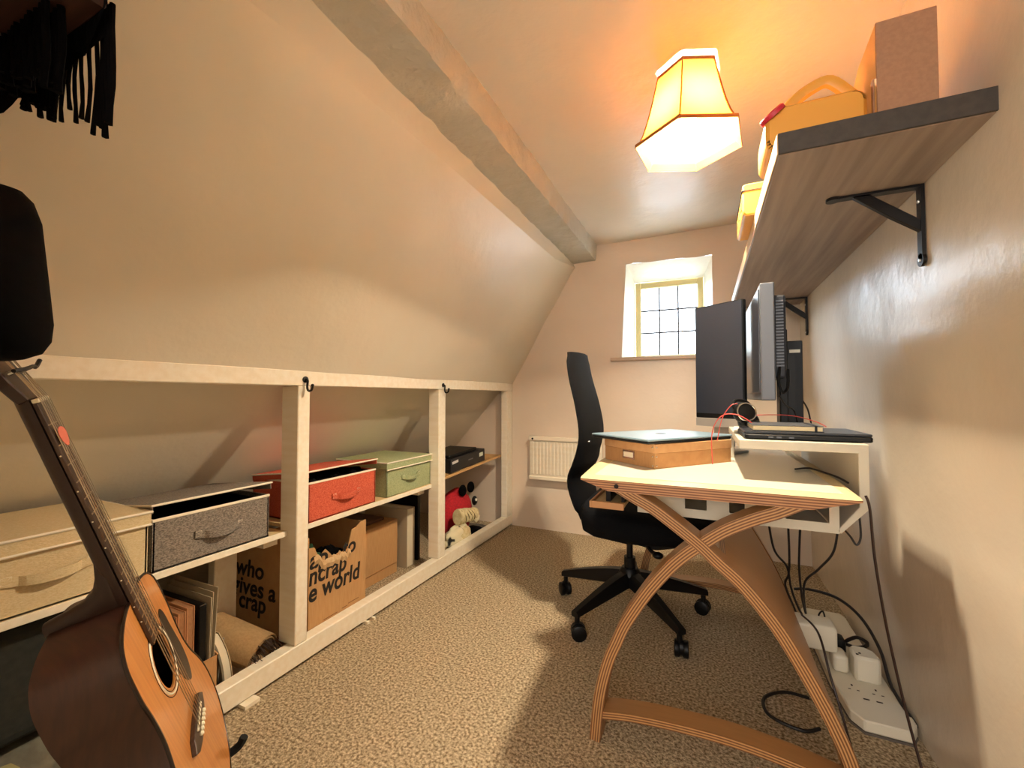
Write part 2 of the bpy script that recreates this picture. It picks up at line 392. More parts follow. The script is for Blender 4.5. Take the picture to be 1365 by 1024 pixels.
# skirting strip at the foot of the storage frame: carpet gripper line of the far wall
# ================================================================ STORAGE FRAME (white timber)
XF = -1.370
fr = thing('storage_frame', 'cream painted timber shelving frame built across the eaves under the sloping wall', 'shelving', (XF - .03, 1.6, 0))
D = .05
b = BM(); box(b, (XF - D, .0, 1.038), (XF, FY, 1.095), .003); link('top_rail', b, 'frame', fr)
b = BM(); box(b, (XF - D, .0, .012), (XF, FY, .085), .003); link('bottom_rail', b, 'frame', fr)
for y0, y1, d in ((1.101, 1.153, .09), (2.012, 2.08, .07), (2.915, 3.012, .05)):
    b = BM(); box(b, (XF - d, y0, .0855), (XF - .0008, y1, 1.0375), .003); link('post', b, 'frame', fr)
b = BM(); box(b, (XF - .35, 1.0, .0), (XF - .31, 1.085, .487), .003); link('rear_post', b, 'frame', fr)
for (y0, y1, z0, z1) in ((.0, 1.10, .484, .484), (1.155, 2.01, .484, .49), (2.082, 2.913, .498, .54)):
    b = BM(); X0 = -1.80 if z1 < .52 else -1.80
    vs = [b.verts.new(p) for p in ((X0, y0, z0), (XF - .05, y0, z0), (XF - .05, y1, z1), (X0, y1, z1))]; b.faces.new(vs)
    r = bmesh.ops.extrude_face_region(b, geom=b.faces[:]); bmesh.ops.translate(b, verts=[v for v in r['geom'] if isinstance(v, bmesh.types.BMVert)], vec=(0, 0, .014))
    link('shelf', b, 'shelf' if z1 < .52 else 'rawply', fr)
    if z1 < .52:
        b = BM(); box(b, (XF - .052, y0 + .001, z0 - .004), (XF - .046, y1 - .001, z0 + .016), .001); link('edge_strip', b, 'frame', fr)
for y in (1.08, 1.99):
    b = BM(); box(b, (-1.78, y - .04, .445), (XF - .095, y + .015, .483)); link('bearer', b, 'frame', fr)
for (y, z) in ((.9, 0), (1.45, 0), (1.49, 0)):
    b = BM(); box(b, (XF - .03, y, .0), (XF + (.028 if y < 1 else .016), y + (.05 if y < 1 else .012), .011)); link('packing_wedge', b, 'frame', fr)
# coat hooks on the top rail
for k, y in enumerate((1.128, 2.05)):
    t = thing('coat_hook', ['small black iron coat hook on the rail above the nearer post', 'small black iron coat hook on the rail above the farther post'][k], 'hook', (XF + .002, y, 1.04))
    b = BM(); lathe(b, [(.004, 0), (.012, .001), (.012, .004), (.006, .006)], (XF, y, 1.062), 'X', 16); link('back_plate', b, 'blackmetal', t, True)
    b = BM(); tube(b, smooth_pts([(XF + .004, y, 1.062), (XF + .014, y, 1.058), (XF + .012, y, 1.035), (XF + .018, y, 1.02), (XF + .034, y, 1.022), (XF + .04, y, 1.036)]), .0042, 8); blob(b, (XF + .04, y, 1.04), (.006,) * 3, 10, 6); link('hook_arm', b, 'blackmetal', t, True)

# ================================================================ FABRIC STORAGE BOXES
XB = -1.425
def fabric_box(name, label, y0, y1, c1, c2, h=.157, tilt=0, piping='E8DCC4', slope_lid=False, slump=0, depth=.33):
    m1 = fabric(name + '_cloth', c1, c2); mp_ = mat(name + '_piping', piping, .8)
    z0 = .4985; zt = z0 + h; x1 = XB; x0 = XB - depth
    t = thing(name, label, 'storage box', ((x0 + x1) / 2, (y0 + y1) / 2, z0))
    b = BM(); th = .006
    box(b, (x0, y0, z0), (x1, y1, z0 + th)); box(b, (x1 - th, y0, z0), (x1, y1, zt), .002); box(b, (x0, y0, z0), (x0 + th, y1, zt))
    box(b, (x0, y0, z0), (x1, y0 + th, zt)); box(b, (x0, y1 - th, z0), (x1, y1, zt)); link('body', b, m1, t)
    b = BM(); box(b, (x1 - .003, y0 - .001, zt - .007), (x1 + .0025, y1 + .001, zt + .001), .001); box(b, (x0, y0 - .002, zt - .007), (x1, y0 + .004, zt + .001), .001); link('rim_piping', b, mp_, t)
    # lid hinged at the back
    Rr = Matrix.Rotation(-math.radians(tilt), 3, 'Y'); piv = (x0, 0, zt + .002)
    b = BM(); sk = .028 if tilt == 0 else .02
    box(b, (x0 - .004, y0 - .004, zt + .002), (x1 + .008, y1 + .004, zt + .010), .003, 1, Rr, piv)
    if tilt < 3:
        box(b, (x1 + .003, y0 - .004, zt - sk), (x1 + .0075, y1 + .004, zt + .004), .001, 1, Rr, piv)
    box(b, (x0, y0 - .0045, zt - sk * .8), (x1 + .006, y0 - .001, zt + .004), .001, 1, Rr, piv)
    box(b, (x0, y1 + .001, zt - sk * .8), (x1 + .006, y1 + .0045, zt + .004), .001, 1, Rr, piv)
    ld = link('lid', b, m1, t)
    b = BM(); zl = zt + .0065; A = Vector((x1 + .0085, y0 - .005, zl)); B_ = Vector((x1 + .0085, y1 + .005, zl)); Cc = Vector((x0, y0 - .005, zl)); Dd = Vector((x0, y1 + .005, zl))
    q = [Vector(piv) + Rr @ (p - Vector(piv)) for p in (Cc, A, B_, Dd)]
    tube(b, q, .0035, 6)
    if tilt < 3:
        zl = zt - sk; q = [Vector((x1 + .0085, y0 - .004, zl)), Vector((x1 + .0085, y1 + .004, zl))]; q = [Vector(piv) + Rr @ (p - Vector(piv)) for p in q]; tube(b, q, .0032, 6)
    link('lid_piping', b, mp_, ld)
    # handle strap with stitched ends
    ym = y0 + (y1 - y0) * .52; hw = (y1 - y0) * .21; zh = z0 + h * .52; b = BM(); rows = []
    for k in range(17):
        u = -1 + 2 * k / 16; out = .003 + .017 * max(0, 1 - (u / .62) ** 2) ** .6 if abs(u) < .62 else .003
        sg = -.010 * max(0, 1 - u * u); y = ym + hw * u; x = x1 + out
        rows.append([(x, y, zh + sg - .011), (x + .0005, y, zh + sg), (x, y, zh + sg + .011)])
    panel(b, rows, .0025); hd = link('handle', b, m1, t)
    for s in (-1, 1):
        b = BM(); c = ym + s * hw * .86; w2 = hw * .1
        for (p, q) in (((-w2, -.008), (w2, -.008)), ((-w2, .008), (w2, .008)), ((-w2, -.008), (-w2, .008)), ((w2, -.008), (w2, .008)), ((-w2, -.008), (w2, .008)), ((-w2, .008), (w2, -.008))):
            tube(b, [(x1 + .0052, c + p[0], zh + p[1]), (x1 + .0052, c + q[0], zh + q[1])], .0007, 4)
        link('stitching', b, mp_, hd)
    return t
fabric_box('fabric_box', 'beige lidded fabric storage box on the shelf behind the guitar neck', .265, .668, 'CBB488', 'D6C29A', .17)
fabric_box('fabric_box', 'grey fabric storage box with its lid ajar', .678, 1.03, '5D544C', '94897C', .150, 6)
fabric_box('fabric_box', 'coral red fabric storage box with black things showing under its lid', 1.195, 1.568, 'B5442C', 'D2674A', .158, 6.5)
fabric_box('fabric_box', 'sage green lidded fabric storage box', 1.645, 2.008, '8C9468', 'A9AF84', .165)
b = BM(); box(b, (XB - .3, 1.21, .61), (XB - .012, 1.555, .652))
for k in range(9):
    blob(b, (XB - .05 - .02 * (k % 3), 1.24 + k * .037, .652), (.03, .024, .014 + .004 * (k % 2)), 10, 6, .3, 8, k)
single('black_clothes', b, 'darkcloth', 'crumpled black cloth inside the coral red box', 'clothes', smooth=True)
b = BM(); box(b, (XB - .3, .69, .60), (XB - .012, 1.02, .638), .01, 2)
single('dark_fabric', b, 'darkcloth', 'folded black fabric inside the grey box', 'cloth')

# ================================================================ CARTONS UNDER THE SHELF
t = thing('cardboard_box', 'torn brown cardboard box with bold black slogan lettering behind the near post', 'box', (-1.66, 1.355, 0))
bx0, bx1, by0, by1 = -1.90, XB + .002, 1.200, 1.507; bz = .44
b = BM()
prof = [(by0, 0), (by1, 0), (by1, .435), (by1 - .035, .43), (by1 - .06, .415), (by1 - .085, .412), (by1 - .098, .37), (by1 - .11, .335), (by1 - .13, .325), (by1 - .16, .335), (by1 - .185, .325), (by1 - .20, .345), (by1 - .225, .372), (by1 - .25, .355), (by1 - .265, .36), (by1 - .28, .395), (by0, .40)]
prism(b, prof, 'X', bx1 - .005, bx1); link('front_panel', b, 'cardboard', t)
b = BM(); box(b, (bx0, by0, 0), (bx1 - .005, by0 + .005, bz)); link('side_panel', b, 'cardboard', t)
b = BM(); box(b, (bx0, by1 - .005, 0), (bx1 - .005, by1, .425)); link('side_panel', b, 'cardboard', t)
b = BM(); box(b, (bx0, by0 + .005, 0), (bx0 + .005, by1 - .005, .36)); box(b, (bx0 + .005, by0 + .005, 0), (bx1 - .005, by1 - .005, .005)); link('base_panel', b, 'cardboard', t)
# torn paper layer curling along the broken edge
b = BM(); rows = []
for k in range(19):
    y = by1 - .095 - .19 * k / 18; z = .325 + .02 * noise.noise(Vector((k * .7, 0, 0))) + (.03 if k > 14 else 0)
    rows.append([(bx1 + .001, y, z - .032 + .008 * noise.noise(Vector((k * .9, 2, 0)))), (bx1 + .008, y, z - .012), (bx1 + .004, y, z + .004), (bx1 - .006, y, z + .008)])
panel(b, rows, .0015); link('torn_flap', b, 'paper' if False else mat('torn_card', 'CDAE84', .9, c2='BE9A6C', scale=60), t)
fm = frame4((bx1 + .0008, by0 - .085, .10), (0, 1, 0), (0, 0, 1))
def ftext(s, y, z, size, **k): return text(s, size, frame4((bx1 + .0008, y, z), (0, 1, 0), (0, 0, 1)), 'ink', t, **k)
TK = dict(bold=.022, shear=.12, spacing=1.02)
ftext('ap', by0 + .004, .316, .098, width=.088, **TK)
ftext('to', by0 + .17, .316, .09, width=.075, **TK)
ftext('ncrap', by0 + .002, .253, .100, width=.19, **TK)
ftext('e world', by0 + .002, .188, .100, width=.27, **TK)
b = BM()
for (y, z, w_) in ((.015, .052, .04), (.075, .088, .07), (.075, .068, .055), (.075, .055, .06), (.17, .092, .03), (.205, .098, .06), (.17, .07, .04), (.215, .072, .05), (.075, .036, .045)):
    box(b, (bx1, by0 + y, z), (bx1 + .0006, by0 + y + w_, z + .003))
link('small_print', b, mat('faded_ink', '7E552F', .8), t)
sm = lambda s, x, z, w_: text(s, .10, frame4((x, by0 - .0008, z), (1, 0, 0), (0, 0, 1)), 'ink', t, width=w_, **TK)
sm('who', -1.865, .232, .18); sm('gives a', -1.89, .155, .28); sm('crap', -1.84, .095, .17)
b = BM(); blob(b, (-1.52, 1.27, .31), (.06, .05, .055), 14, 9, .5, 9, 2)
single('green_bundle', b, mat('dark_green_wrap', '1E3A22', .6, c2='35583A', scale=40), 'dark green crumpled wrapping inside the torn cardboard box', 'wrapping', smooth=True)
b = BM(); blob(b, (-1.53, 1.40, .28), (.07, .06, .05), 14, 9, .4, 9, 5); blob(b, (-1.74, 1.34, .24), (.09, .1, .05), 14, 9, .4, 9, 8)
single('black_bag', b, 'darkcloth', 'black bag stuffed inside the torn cardboard box', 'bag', smooth=True)

t = thing('cardboard_box', 'plain closed brown cardboard box between the torn box and the white book', 'box', (-1.76, 1.80, 0))
b = BM(); box(b, (-1.98, 1.60, 0), (-1.612, 1.955, .055), .002); link('lower_tray', b, 'cardboard', t)
b = BM(); box(b, (-1.972, 1.606, .0555), (-1.606, 1.95, .30), .003); link('upper_box', b, 'cardboard', t)
b = BM(); box(b, (-1.79, 1.607, .3005), (-1.785, 1.949, .3015)); link('flap_seam', b, 'ink', t)
b = BM(); box(b, (-1.90, 1.72, .302), (-1.66, 1.90, .318), .002)
single('brown_folder', b, mat('dark_brown_card', '5B4030', .8), 'dark brown folder lying on the plain cardboard box', 'folder')
t = thing('ring_book', 'white edged thick book standing on end beside the plain cardboard box', 'book', (-1.75, 2.045, 0), math.radians(-6))
b = BM(); box(b, (-1.90, 2.008, 0), (-1.585, 2.012, .34), .001); box(b, (-1.90, 2.075, 0), (-1.585, 2.079, .34), .001); box(b, (-1.905, 2.008, 0), (-1.90, 2.079, .34)); link('cover', b, mat('grey_board_cover', 'B4A48A', .7), t)
b = BM()
for k in range(14): box(b, (-1.895, 2.013 + k * .0044, .004), (-1.592 + .002 * (k % 3), 2.0165 + k * .0044, .335))
link('pages', b, 'paper', t)
b = BM(); box(b, (-1.92, 2.13, 0), (-1.60, 2.155, .43), .004); single('black_board', b, 'black', 'tall black panel standing behind the second post under the shelf', 'board')

# ================================================================ BAY 1: magazine file with notebooks
t = thing('magazine_file', 'open kraft card magazine file holding brown notebooks', 'file holder', (-1.57, .80, 0))
b = BM(); y0, y1, x0, x1 = .70, .868, -1.70, -1.43
box(b, (x0, y0, 0), (x1, y1, .004)); box(b, (x0, y0, 0), (x0 + .004, y1, .26))
prism(b, [(x0, 0), (x1, 0), (x1, .175), (x0, .27)], 'Y', y0, y0 + .004); prism(b, [(x0, 0), (x1, 0), (x1, .175), (x0, .27)], 'Y', y1 - .004, y1)
box(b, (x1 - .004, y0, 0), (x1, y1, .172)); link('holder', b, 'kraft', t)
nb = [('C0895C', .012, .330), ('BE8458', .012, .338), ('C58E62', .012, .345), ('C28A5E', .013, .352)]
y = .712
for k, (c, w_, h) in enumerate(nb):
    o = thing('notebook', 'brown kraft notebook, ' + ['first from the guitar', 'second from the guitar', 'third from the guitar', 'fourth from the guitar, next to the black one'][k] + ' in the magazine file', 'notebook', (-1.56, y, .006), 0, 'notebooks in the magazine file')
    b = BM(); box(b, (-1.68, y, .006), (-1.445, y + .003, h), .001); box(b, (-1.68, y + w_ + .006, .006), (-1.445, y + w_ + .009, h), .001); link('cover', b, mat('brown_notebook_cover', c, .7), o)
    b = BM(); box(b, (-1.678, y + .0035, .009), (-1.448, y + w_ + .0055, h - .003)); link('pages', b, mat('brown_pages', 'A87850', .8, c2='8C5E3A', scale=90, stretch=(1, 20, 1)), o)
    y += w_ + .0115
b = BM(); box(b, (-1.68, .815, .006), (-1.44, .836, .345), .002); single('black_notebook', b, 'black', 'black notebook in the magazine file', 'notebook')
b = BM()
for k in range(3):
    R_ = Matrix.Rotation(math.radians(-1 - k * .8), 3, 'X'); box(b, (-1.68, .84 + k * .0045, .006), (-1.435 - .006 * (k % 2), .8415 + k * .0045, .36 + .012 * (k % 3)), 0, 1, R_, (0, .84, .006))
single('loose_papers', b, mat('aged_paper', 'BDB096', .8), 'sheaf of white papers behind the black notebook in the magazine file', 'papers')
# curved cream paperback leaning beside it
t = thing('paperback_book', 'thick cream paged book slumped beside the magazine file', 'book', (-1.50, .91, 0))
def curved_slab(y0, y1, z1, bend, x0, x1, n=10):
    rows_a = []
    for k in range(n + 1):
        s = k / n; yy = -bend * s * (1 - s) * 2.2 - .045 * (1 - s) ** 0 * s; rows_a.append((yy, z1 * s))
    poly = [(y0 + a, z) for a, z in rows_a] + [(y1 + a, z) for a, z in reversed(rows_a)]
    bb = BM(); prism(bb, poly, 'X', x0, x1); return bb
link('pages', curved_slab(.903, .925, .225, -.03, -1.66, -1.455), 'paper', t)
link('cover', curved_slab(.896, .9025, .228, -.03, -1.662, -1.453), mat('grey_green_cover', '7A7260', .7), t)
link('back_cover', curved_slab(.9255, .929, .228, -.03, -1.662, -1.453), mat('tan_cover', 'B09A78', .7), t)
b = BM(); box(b, (-1.62, .874, 0), (-1.46, .878, .20), .001, 1, Matrix.Rotation(math.radians(-8), 3, 'X'), (0, .88, 0)); single('grey_booklet', b, mat('grey_booklet_paper', '8A8478', .7), 'thin grey booklet between the magazine file and the slumped book', 'booklet')
# rolled brown mat with frayed end
t = thing('rolled_mat', 'rolled tan cloth mat with a frayed dark end behind the post', 'rug', (-1.55, 1.02, 0))
A = Vector((-1.655, .975, .14)); B_ = Vector((-1.455, 1.035, .076)); ax = (B_ - A).normalized(); s1 = ax.cross(Vector((0, 0, 1))).normalized(); s2 = s1.cross(ax)
b = BM(); rows = []
for j in range(9):
    c = A.lerp(B_, j / 8); row = []
    for k in range(49):
        a = 2 * PI * 2.1 * k / 48; r = .074 - .020 * (k / 48) + .002 * noise.noise(Vector((j * .6, k * .3, 0))); row.append(c + s1 * math.cos(a) * r + s2 * math.sin(a) * r * .92)
    rows.append(row)
panel(b, rows, .004); link('roll', b, mat('tan_cloth', 'A98A60', .9, c2='9C7E56', scale=120, bump=.3), t, True)
b = BM()
for k in range(90):
    a = random.uniform(0, 2 * PI); r = random.uniform(.035, .074); p = B_ + s1 * math.cos(a) * r + s2 * math.sin(a) * r
    tube(b, [p, p + ax * .012 + Vector((0, 0, -.004)), p + ax * random.uniform(.015, .03) + Vector((random.uniform(-.006, .006), random.uniform(-.006, .006), -.012))], .0014, 4)
o = link('fringe', b, mat('dark_frayed_yarn', '3A2A20', 1), t); o['kind'] = 'stuff'
b = BM(); blob(b, (-1.50, 1.0, .035), (.06, .055, .034), 16, 9, .5, 10, 4); single('crumpled_cloth', b, mat('tan_rag', '8E7860', .95), 'crumpled tan rag on the carpet in front of the rolled mat', 'cloth', smooth=True)
# dark things under the beige box
b = BM(); box(b, (-1.9, .12, .185), (-1.47, .62, .47), .03, 3); single('dark_suitcase', b, mat('dark_green_black_cloth', '1B1D18', .9, c2='22241E', scale=60), 'dark soft case under the beige box behind the guitar', 'case')
b = BM(); blob(b, (-1.66, .40, .087), (.22, .26, .087), 24, 12, .25, 7, 3); single('grey_bundle', b, mat('grey_wool', '6A6658', .95, c2='5A564A', scale=30, bump=.4), 'folded grey cloth bundle under the dark case', 'cloth', smooth=True)
t = thing('rolled_blanket', 'olive and white rolled blanket in the bottom corner behind the guitar', 'blanket', (-1.25, .3, 0))
for k, (r, c) in enumerate(((.15, '8C8458'), (.128, 'D8CDB0'), (.118, '2A241C'), (.108, 'D6CCB4'))):
    b = BM(); A = Vector((-1.33, .10, r if k == 0 else .15)); n = 20; rows = []
    for j in range(8):
        c_ = Vector((-1.19, .11, .15)).lerp(Vector((-1.215, .37 + .004 * k, .15)), j / 7); rr = r * (1 - .12 * (j / 7) ** 4)
        rows.append([c_ + Vector((math.cos(2 * PI * i / n), 0, math.sin(2 * PI * i / n))) * rr for i in range(n)])
    grid(b, rows, True); b.faces.new([v for v in b.verts[-n:]] if False else []) if False else None
    vs = list(b.verts)[-n:]; b.faces.new(vs); link('layer', b, mat('blanket_%d' % k, c, .95, bump=.3, scale=80), t, True)

# ================================================================ BAY 3
t = thing('black_case', 'long black carton with small white stickers on the top shelf of the far bay', 'box', (-1.56, 2.46, .52))
zz = lambda y: .512 + .0505 * (y - 2.082)
sh = math.atan(.0505); Rx = Matrix.Rotation(sh, 3, 'X'); pv = (0, 2.23, zz(2.23) + .003)
b = BM(); box(b, (-1.68, 2.23, pv[2]), (-1.428, 2.67, pv[2] + .085), .003, 1, Rx, pv); link('body', b, mat('black_carton', '120F12', .5), t)
b = BM(); box(b, (-1.67, 2.25, pv[2] + .0855), (-1.45, 2.60, pv[2] + .104), .006, 1, Rx, pv); link('lid', b, 'black', t)
b = BM(); box(b, (-1.4278, 2.59, pv[2] + .04), (-1.427, 2.64, pv[2] + .065), 0, 1, Rx, pv); link('sticker', b, mat('pale_sticker', 'D8DCC4', .6), t)
b = BM(); box(b, (-1.4278, 2.25, pv[2] + .05), (-1.427, 2.32, pv[2] + .066), 0, 1, Matrix.Rotation(.12, 3, 'X'), pv); link('tape', b, mat('silver_tape', 'C9C4C0', .4), t)
b = BM(); box(b, (-1.4276, 2.44, pv[2] + .042), (-1.427, 2.50, pv[2] + .048), 0, 1, Rx, pv); link('printed_word', b, mat('grey_print', '6B6460', .6), t)
# red plush bag with black ears
t = thing('red_plush_backpack', 'red plush animal backpack with black ears and round eyes in the far bay', 'toy', (-1.58, 2.62, 0))
M['red'] = mat('red_plush', 'C01826', .85, c2='A01420', scale=90, bump=.4)
b = BM(); blob(b, (-1.60, 2.55, .175), (.09, .17, .175), 24, 16, .08, 6, 1); link('body', b, 'red', t, True)
for p in ((-1.535, 2.545, .345), (-1.555, 2.69, .34)):
    b = BM(); blob(b, p, (.025, .034, .040), 14, 10); link('ear', b, 'darkcloth', t, True)
for p in ((-1.525, 2.695, .245),):
    b = BM(); blob(b, p, (.02, .024, .034), 14, 10); e_ = link('eye', b, 'black', t, True)
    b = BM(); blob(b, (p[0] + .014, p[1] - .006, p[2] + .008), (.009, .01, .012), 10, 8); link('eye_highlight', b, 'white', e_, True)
b = BM(); box(b, (-1.56, 2.60, .0), (-1.45, 2.70, .075), .03, 3); link('foot', b, 'darkcloth', t, True)
b = BM(); tube(b, smooth_pts([(-1.52, 2.68, .05), (-1.46, 2.74, .012), (-1.44, 2.80, .009)]), .008, 8); link('strap', b, 'darkcloth', t, True)
M['cream'] = mat('cream_plush', 'D2C49A', .95, c2='C0AE80', scale=50, bump=.5)
M['patch'] = mat('cream_and_black_plush', 'D8CCA8', .95, c2='1A1815', scale=16, detail=1, lo=.58, hi=.64)
t = thing('plush_toy', 'cream and black plush animal lying in front of the red backpack', 'toy', (-1.47, 2.40, 0))
b = BM(); blob(b, (-1.475, 2.37, .085), (.05, .14, .075), 22, 14, .25, 7, 6); link('body', b, 'patch', t, True)
b = BM(); blob(b, (-1.465, 2.42, .085), (.05, .085, .065), 20, 12, .15, 7, 2); link('head', b, 'cream', t, True)
b = BM(); blob(b, (-1.45, 2.475, .026), (.016, .02, .026), 10, 8, .2, 7, 1); link('paw', b, 'cream', t, True)
t = thing('plush_toy', 'cream striped cloth toy resting on top of the cream and black plush', 'toy', (-1.47, 2.46, .15))
b = BM(); rows = []
for i in range(25):
    u = i / 24; y = 2.37 + .23 * u; rows.append([(-1.47 + .035 * math.cos(a) + .006 * math.sin(u * 50), y, .215 + .05 * math.sin(a) * (1 - .3 * u) - .03 * u + .007 * math.sin(u * 45)) for a in [2 * PI * k / 14 for k in range(14)]])
grid(b, rows, True); b.verts.ensure_lookup_table(); b.faces.new([b.verts[i] for i in range(14)]); b.faces.new([b.verts[i] for i in range(24 * 14, 25 * 14)]); link('body', b, 'cream', t, True)
b = BM()
for k in range(4):
    y = 2.42 + .038 * k; tube(b, [(-1.47 + .0375 * math.cos(a), y + .02 * math.sin(a) * -1, .214 - .03 * (y - 2.37) / .23 + .050 * math.sin(a) * (1 - 1.2 * (y - 2.37))) for a in [-.9 + 2.4 * i / 10 for i in range(11)]], .003, 5)
link('stripe', b, mat('olive_stripe', '6A5A34', .9), t)
b = BM(); blob(b, (-1.455, 2.60, .155), (.02, .03, .03), 10, 8, .2); link('tail', b, 'patch', t, True)
b = BM(); prism(b, [(-1.60 + .14 * math.cos(a), 2.80 + .085 * math.sin(a)) for a in [2 * PI * k / 24 for k in range(24)]], 'Z', .001, .02, .004); single('grey_mat', b, mat('dark_grey_felt', '5C5248', .95), 'flat grey round pad on the carpet at the far end of the bay', 'pad')

# ================================================================ RADIATOR
t = thing('radiator', 'small cream panel radiator low on the end wall', 'radiator', (-.94, FY - .04, .36))
rx0, rx1, rz0, rz1 = -1.205, -.66, .385, .695
b = BM(); box(b, (rx0, FY - .055, rz0), (rx1, FY - .03, rz1), .006, 2); link('panel', b, 'frame', t)
n = 19
for k in range(n):
    x = rx0 + .028 + (rx1 - rx0 - .056) * k / (n - 1); b = BM(); box(b, (x - .0085, FY - .064, rz0 + .035), (x + .0085, FY - .054, rz1 - .035), .004, 2); link('rib', b, 'frame', t)
b = BM(); box(b, (rx0 - .004, FY - .07, rz1 - .026), (rx1 + .004, FY - .02, rz1 + .004), .005, 2); link('top_grille', b, 'frame', t)
b = BM(); box(b, (rx0 - .004, FY - .068, rz0 - .006), (rx1 + .004, FY - .03, rz0 + .02), .005, 2); link('bottom_trim', b, 'frame', t)
b = BM(); box(b, (rx0 + .02, FY - .03, rz0 + .02), (rx1 - .02, FY + .0, rz1 - .02)); link('wall_bracket', b, 'frame', t)
b = BM(); lathe(b, [(.007, 0), (.007, .006)], (rx0 + .03, FY - .076, rz1 - .012), 'Y', 10); link('bleed_screw', b, 'blackmetal', t)

# ================================================================ PENDANT LAMP
M['shadecloth'] = bpy.data.materials.new('lit_lampshade_cloth'); M['shadecloth'].use_nodes = True
nt = M['shadecloth'].node_tree; N = nt.nodes; L = nt.links; pb = N['Principled BSDF']
pb.inputs['Base Color'].default_value = lin('BE8A44'); pb.inputs['Roughness'].default_value = .9
tr_ = N.new('ShaderNodeBsdfTranslucent'); tr_.inputs[0].default_value = lin('A8681C'); mxs = N.new('ShaderNodeMixShader'); mxs.inputs[0].default_value = .6
L.new(pb.outputs[0], mxs.inputs[1]); L.new(tr_.outputs[0], mxs.inputs[2]); L.new(mxs.outputs[0], N['Material Output'].inputs[0])
M['shadetrim'] = mat('brown_shade_binding', '9A5A24', .8)
cx, cy = BULB[0], BULB[1]; zb, zt = 1.832, 2.075
lamp = thing('lamp_shade_pendant', 'hexagonal amber cloth ceiling lampshade with brown binding, lit', 'ceiling lamp', (cx, cy, CZ))
def shr(t): return .176 + (.0975 - .176) * (t ** .62)
def vtx(k, t, dr=0): a = math.radians(23 + 60 * k); r = shr(t) + dr; return Vector((cx + r * math.cos(a), cy + r * math.sin(a), zb + (zt - zb) * t))
for k in range(6):
    b = BM(); rows = []
    for j in range(13):
        A = vtx(k, j / 12); B_ = vtx(k + 1, j / 12); rows.append([A.lerp(B_, i / 4) for i in range(5)])
    grid(b, rows); pn = link('shade_panel', b, 'shadecloth', lamp)
    b = BM(); tube(b, [vtx(k, j / 12, .001) for j in range(13)], .0028, 6); link('rib_binding', b, 'shadetrim', lamp)
for t_, nm in ((0, 'bottom_binding'), (1, 'top_binding')):
    b = BM(); h = .011 if t_ == 0 else -.011
    for k in range(6):
        A, B_ = vtx(k, t_, .0018), vtx(k + 1, t_, .0018); vs = [b.verts.new(p) for p in (A, B_, B_ + Vector((0, 0, h)), A + Vector((0, 0, h)))]; b.faces.new(vs)
    bmesh.ops.remove_doubles(b, verts=b.verts, dist=1e-5); bmesh.ops.solidify(b, geom=b.faces[:], thickness=.002); link(nm, b, 'shadetrim', lamp)
b = BM(); blob(b, BULB, (.026, .026, .027), 16, 10); tube(b, [(BULB[0], BULB[1], BULB[2] + .02), (BULB[0], BULB[1], 1.972)], [.02, .013], 12); link('bulb', b, 'bulbglass' if 'bulbglass' in M else emis('bulb_glow', 'FFD9A0', 14), lamp, True).visible_shadow = True
b = BM(); lathe(b, [(.032, 1.965), (.032, 1.973), (.018, 1.985), (.016, 2.015)], (cx, cy, 0), 'Z', 20); link('lamp_holder', b, 'white', lamp, True)
b = BM(); tube(b, [(cx, cy, 2.015), (cx, cy, CZ - .012)], .004, 8); link('flex', b, 'white', lamp)
b = BM(); lathe(b, [(.038, -.024), (.045, -.012), (.046, .012)], (cx, cy, CZ), 'Z', 24); link('ceiling_rose', b, 'white', lamp, True)
b = BM()
for k in range(3):
    a = math.radians(23 + 120 * k); tube(b, [(cx + .014 * math.cos(a), cy + .014 * math.sin(a), 2.008), (cx + .094 * math.cos(a), cy + .094 * math.sin(a), zt - .006)], .0016, 5)
link('shade_carrier', b, 'chrome', lamp)

# ================================================================ WALL SHELF, BRACKETS
M['stained'] = mat('dark_stained_board', '8C7B70', .5, c2='A89588', scale=2.2, detail=6, stretch=(14, .7, 14), bump=.1)
M['stained_end'] = mat('dark_stained_end_grain', '342E29', .6, c2='3E3731', scale=60)
M['paleedge'] = mat('pale_board_edge', 'D8B98C', .5)
wl = thing('wall_shelf', 'thick dark stained timber shelf high on the right wall', 'shelf', (.34, 2.05, 1.548))
SX = .158
b = BM(); box(b, (SX, 1.118, 1.548), (.522, 3.0, 1.597), .003); link('board', b, 'stained', wl)
b = BM(); box(b, (SX, 1.112, 1.5485), (.521, 1.1175, 1.5965), .001); link('end_grain', b, 'stained_end', wl)
b = BM(); box(b, (SX - .003, 1.113, 1.549), (SX - .0003, 3.0, 1.596), .001); link('front_edge', b, 'paleedge', wl)
M['screw'] = mat('bright_screw', 'DDDDDD', .3, 1)
